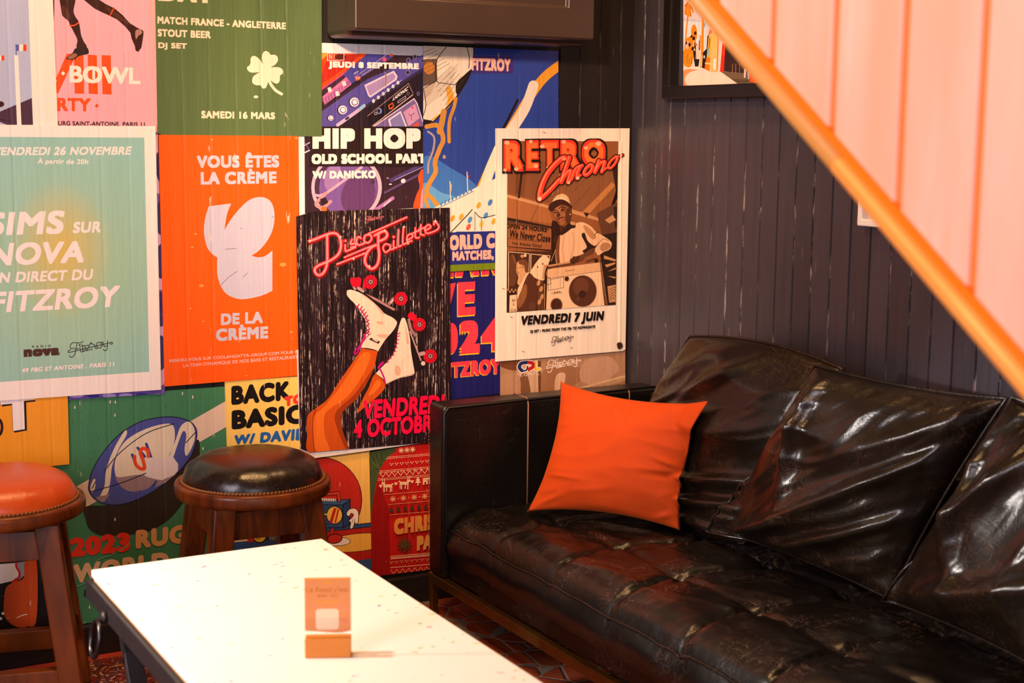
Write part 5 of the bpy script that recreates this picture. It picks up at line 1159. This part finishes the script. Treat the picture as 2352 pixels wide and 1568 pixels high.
# ------------------------------------------------------------------ table
t = NT('white_recycled_top'); v = t.pos((1, 1, 1)); 
wv = t.n('ShaderNodeTexNoise'); wv.inputs['Scale'].default_value = 60; t.l(v, wv.inputs['Vector']); mv = t.n('ShaderNodeMix', data_type='VECTOR'); mv.inputs[0].default_value = .02; t.l(v, mv.inputs[4]); t.l(wv.outputs['Color'], mv.inputs[5])
ms = t.n('ShaderNodeMapping'); ms.inputs['Rotation'].default_value = (0, 0, .5); ms.inputs['Scale'].default_value = (1, 2.1, 1); t.l(mv.outputs[1], ms.inputs['Vector'])
vo = t.n('ShaderNodeTexVoronoi'); vo.inputs['Scale'].default_value = 34; t.l(ms.outputs[0], vo.inputs['Vector'])
sp = t.n('ShaderNodeSeparateColor'); t.l(vo.outputs['Color'], sp.inputs[0])
f = t.math('MULTIPLY', t.ramp(vo.outputs['Distance'], .22, .15), t.math('GREATER_THAN', sp.outputs[0], .66))
hs = t.n('ShaderNodeHueSaturation'); t.l(sp.outputs[1], hs.inputs['Hue']); hs.inputs['Color'].default_value = (.55, .12, .10, 1)
fl = t.mix(t.math('GREATER_THAN', sp.outputs[2], .55), hs.outputs[0], lin((120, 108, 100)))
c = t.mix(t.math('MULTIPLY', f, .85), lin((250, 243, 232)), fl); t.set(Base_Color=c, Roughness=.38); M_TOP = t.m
M_IRON = plain('black_iron', (34, 28, 29), .45, .5, (30, 30, 30), .0008, (58, 48, 48))
M_PLY = plain('raw_board_edge', (214, 164, 120), .6, 0, (20, 20, 60), .0004, (180, 128, 88))
TX0, TX1, TY1 = -1.814, -1.306, -.742; TY0 = TY1-1.16; TZ = .45
tb = empty('coffee_table', ((TX0+TX1)/2, (TY0+TY1)/2, 0), 'low table with a white speckled top on a black iron frame', 'table')
cx, cy = (TX0+TX1)/2, (TY0+TY1)/2
def tbox(name, x0, x1, y0, y1, z0, z1, mat, bev=0, par=tb): bm = bmesh.new(); box(bm, x0-cx, x1-cx, y0-cy, y1-cy, z0, z1); return fin(name, bm, mat, par, bool(bev), bev, 3)
tbox('top_slab', TX0, TX1, TY0, TY1, TZ-.016, TZ, M_TOP, .003)
tbox('under_board', TX0+.004, TX1-.004, TY0+.004, TY1-.004, TZ-.028, TZ-.016, M_PLY)
bm = bmesh.new(); o = .010; h0, h1 = TZ-.062, TZ-.022
for a in ((TX0-o, TX0+.003, TY0-o, TY1+o), (TX1-.003, TX1+o, TY0-o, TY1+o), (TX0+.003, TX1-.003, TY1-.003, TY1+o), (TX0+.003, TX1-.003, TY0-o, TY0+.003)): box(bm, a[0]-cx, a[1]-cx, a[2]-cy, a[3]-cy, h0, h1)
box(bm, TX0-cx, TX1-cx, TY0-cy, TY1-cy, TZ-.034, TZ-.028)
fin('iron_frame', bm, M_IRON, tb, True, .002, 2)
for sx in (-1, 1):
    for sy in (-1, 1):
        bm = bmesh.new(); x = sx*((TX1-TX0)/2-.03); y = sy*((TY1-TY0)/2-.15)
        prism(bm, (x, y, TZ-.06), (x+sx*.0, y-sy*.25, .014), (.034, .022), (.034, .022)); fin('leg', bm, M_IRON, tb, True, .002, 2)
# ring handle on the left side
hx, hy = TX0-o-.004, atx(243, 1395, TX0-o).y
bm = bmesh.new(); bmesh.ops.create_uvsphere(bm, u_segments=16, v_segments=10, radius=1, matrix=Matrix.Translation((hx-cx, hy-cy, TZ-.052)) @ Matrix.Diagonal((.008, .014, .014, 1)))
hk = fin('handle_boss', bm, M_IRON, tb, True)
bm = bmesh.new(); tube(bm, [(hx-.012-.012*(1-math.cos(a))/2-cx, hy-cy+.030*math.sin(a), TZ-.057-.036+.036*math.cos(a)) for a in (2*math.pi*k/32 for k in range(32))], .0052, 10, True); fin('ring_handle', bm, plain('dark_steel', (70, 62, 62), .3, .9), tb, True)

# ------------------------------------------------------------------ menu stand on the table
t = NT('bamboo_wood'); n = t.noise(t.pos((6, 60, 220), True), 1, 3); t.set(Base_Color=t.mix(n, lin((226, 142, 52)), lin((200, 112, 32))), Roughness=.45); M_BAM = t.m
p0, p1 = atz(700, 1512, TZ), atz(806, 1510, TZ); sc = (p0+p1)/2; wd_ = (p1-p0).length
yaw = math.atan2((p1-p0).y, (p1-p0).x)
ms_ = empty('menu_stand', (sc.x, sc.y, TZ), 'orange menu card standing in a small bamboo block on the white table', 'menu', None, yaw)
bm = bmesh.new(); hw = wd_/2; bh = .033; bd = .030
for s0, s1, y0_, y1_, z0_, z1_ in ((-hw, hw, 0, .0125, 0, bh), (-hw, hw, .0165, bd, 0, bh), (-hw, hw, .0125, .0165, 0, bh-.012)): box(bm, s0, s1, y0_, y1_, z0_, z1_)
fin('bamboo_block', bm, M_BAM, ms_, True, .0015, 2)
t = NT('clear_acrylic'); t.set(Base_Color=(1, 1, 1, 1), Roughness=.05); t.b.inputs['Transmission Weight'].default_value = 1; t.b.inputs['IOR'].default_value = 1.12; M_ACR = t.m
bm = bmesh.new(); box(bm, -hw, hw, .0132, .0136, bh-.012, bh+.034); fin('clear_sleeve', bm, M_ACR, ms_)
t = NT('orange_card'); tr = t.n('ShaderNodeBsdfTranslucent'); tr.inputs[0].default_value = lin((252, 180, 90)); t.set(Base_Color=lin((252, 186, 124)), Roughness=.4)
mx = t.n('ShaderNodeMixShader'); mx.inputs[0].default_value = .45; t.l(t.b.outputs[0], mx.inputs[1]); t.l(tr.outputs[0], mx.inputs[2]); t.l(mx.outputs[0], t.out.inputs[0]); M_CARD = t.m
zc0, zc1 = bh+.012, bh+.106
bm = bmesh.new(); seq = [(-hw, zc0), (-hw*.4, zc0-.002), (hw*.3, zc0-.0045), (hw*.6, zc0-.0045), (hw, zc0-.001), (hw, zc1), (-hw, zc1)]
fv = [bm.verts.new((x, .0137, z)) for x, z in seq]; bv = [bm.verts.new((x, .0147, z)) for x, z in seq]; bm.faces.new(fv); bm.faces.new(bv[::-1])
for i in range(len(seq)): j = (i+1) % len(seq); bm.faces.new((fv[j], fv[i], bv[i], bv[j]))
card = fin('menu_card', bm, M_CARD, ms_)
M_IN1 = plain('card_print_orange', (248, 158, 62), .5); M_IN2 = plain('card_print_cream', (255, 224, 186), .5); M_IN3 = plain('card_print_salmon', (250, 150, 100), .5)
V = []; F = []; MI = []; lay = [0]
def cquad(P, m, y=None):
    b = len(V); yy = .0136-lay[0]*.00005
    V.extend([(x, yy, z) for x, z in P]); F.append(tuple(range(b, b+len(P)))); MI.append(m)
def ctext(s, x0, x1, z0, z1, m, bold=.03):
    vs, fs, X0, X1, Y0, Y1 = glyphs(s, 1.05)
    for ox, oy in ((-bold, 0), (bold, 0), (0, bold), (0, -bold)):
        for f in fs: cquad([(x0+(x1-x0)*(vs[i][0]+ox-X0)/(X1-X0), z0+(z1-z0)*(vs[i][1]+oy-Y0)/(Y1-Y0)) for i in f], m)
cxm = lambda px: -hw+2*hw*(px-72)/750; czm = lambda py: zc1-(zc1-zc0)*(py-85)/885
lay[0] = 1
cquad([(-hw, czm(125)), (hw, czm(125)), (hw, zc1), (-hw, zc1)], 0)
ctext('Le Food c\'est', cxm(100), cxm(780), czm(325), czm(240), 0); ctext('par ici', cxm(290), cxm(600), czm(425), czm(350), 0)
cquad([(cxm(230), czm(495)), (cxm(650), czm(495)), (cxm(650), czm(465)), (cxm(230), czm(465))], 0); cquad([(cxm(300), czm(530)), (cxm(590), czm(530)), (cxm(590), czm(508)), (cxm(300), czm(508))], 0); cquad([(cxm(390), czm(580)), (cxm(480), czm(580)), (cxm(435), czm(540))], 0); cquad([(cxm(345), czm(200)), (cxm(530), czm(200)), (cxm(530), czm(155)), (cxm(345), czm(155))], 0)
cquad([(cxm(105), czm(690)), (cxm(180), czm(690)), (cxm(180), czm(625)), (cxm(105), czm(630))], 2); cquad([(cxm(670), czm(665)), (cxm(785), czm(640)), (cxm(785), czm(590)), (cxm(670), czm(610))], 2); cquad([(cxm(670), czm(850)), (cxm(770), czm(855)), (cxm(770), czm(790)), (cxm(670), czm(790))], 2)
lay[0] = 2; x0, x1, z0, z1 = cxm(250), cxm(625), czm(955), czm(605); r = .004
cquad([(x0+r, z0), (x1-r, z0), (x1, z0+r), (x1, z1-r), (x1-r, z1), (x0+r, z1), (x0, z1-r), (x0, z0+r)], 1)
me = bpy.data.meshes.new('print'); me.from_pydata(V, [], F); me.polygons.foreach_set('material_index', MI); link('print', me, [M_IN1, M_IN2, M_IN3], card)

# ------------------------------------------------------------------ rug under the stools
t = NT('persian_rug'); v = t.pos((1, 1, 1)); vo = t.n('ShaderNodeTexVoronoi', feature='SMOOTH_F1'); vo.inputs['Scale'].default_value = 26; t.l(v, vo.inputs['Vector'])
n = t.noise(v, 48, 4, .7, 1.5); n2 = t.noise(v, 130, 2); n3 = t.noise(v, 34, 3, .6, 2.5)
c = t.mix(t.ramp(n, .47, .5), lin((124, 22, 20)), lin((34, 16, 22))); c = t.mix(t.ramp(n3, .58, .62), c, lin((196, 160, 126))); c = t.mix(t.ramp(vo.outputs['Distance'], .18, .12), c, lin((70, 62, 66)))
c = t.mix(t.math('MULTIPLY', t.ramp(n2, .4, .7), .35), c, lin((150, 40, 30)))
g = t.n('ShaderNodeNewGeometry').outputs['Position']; s3 = t.n('ShaderNodeSeparateXYZ'); t.l(g, s3.inputs[0])
c = t.mix(t.math('GREATER_THAN', s3.outputs[1], -.062), c, lin((166, 50, 28)))
t.set(Base_Color=c, Roughness=.95); t.bump(n2, .003, .6)
bm = bmesh.new(); box(bm, -3.1, -1.0, -2.3, -.028, .0005, .004); rug = fin('rug', bm, t.m, None, False, .002, 2); tag(rug, 'dark red patterned rug on the floor under the stools', 'rug')
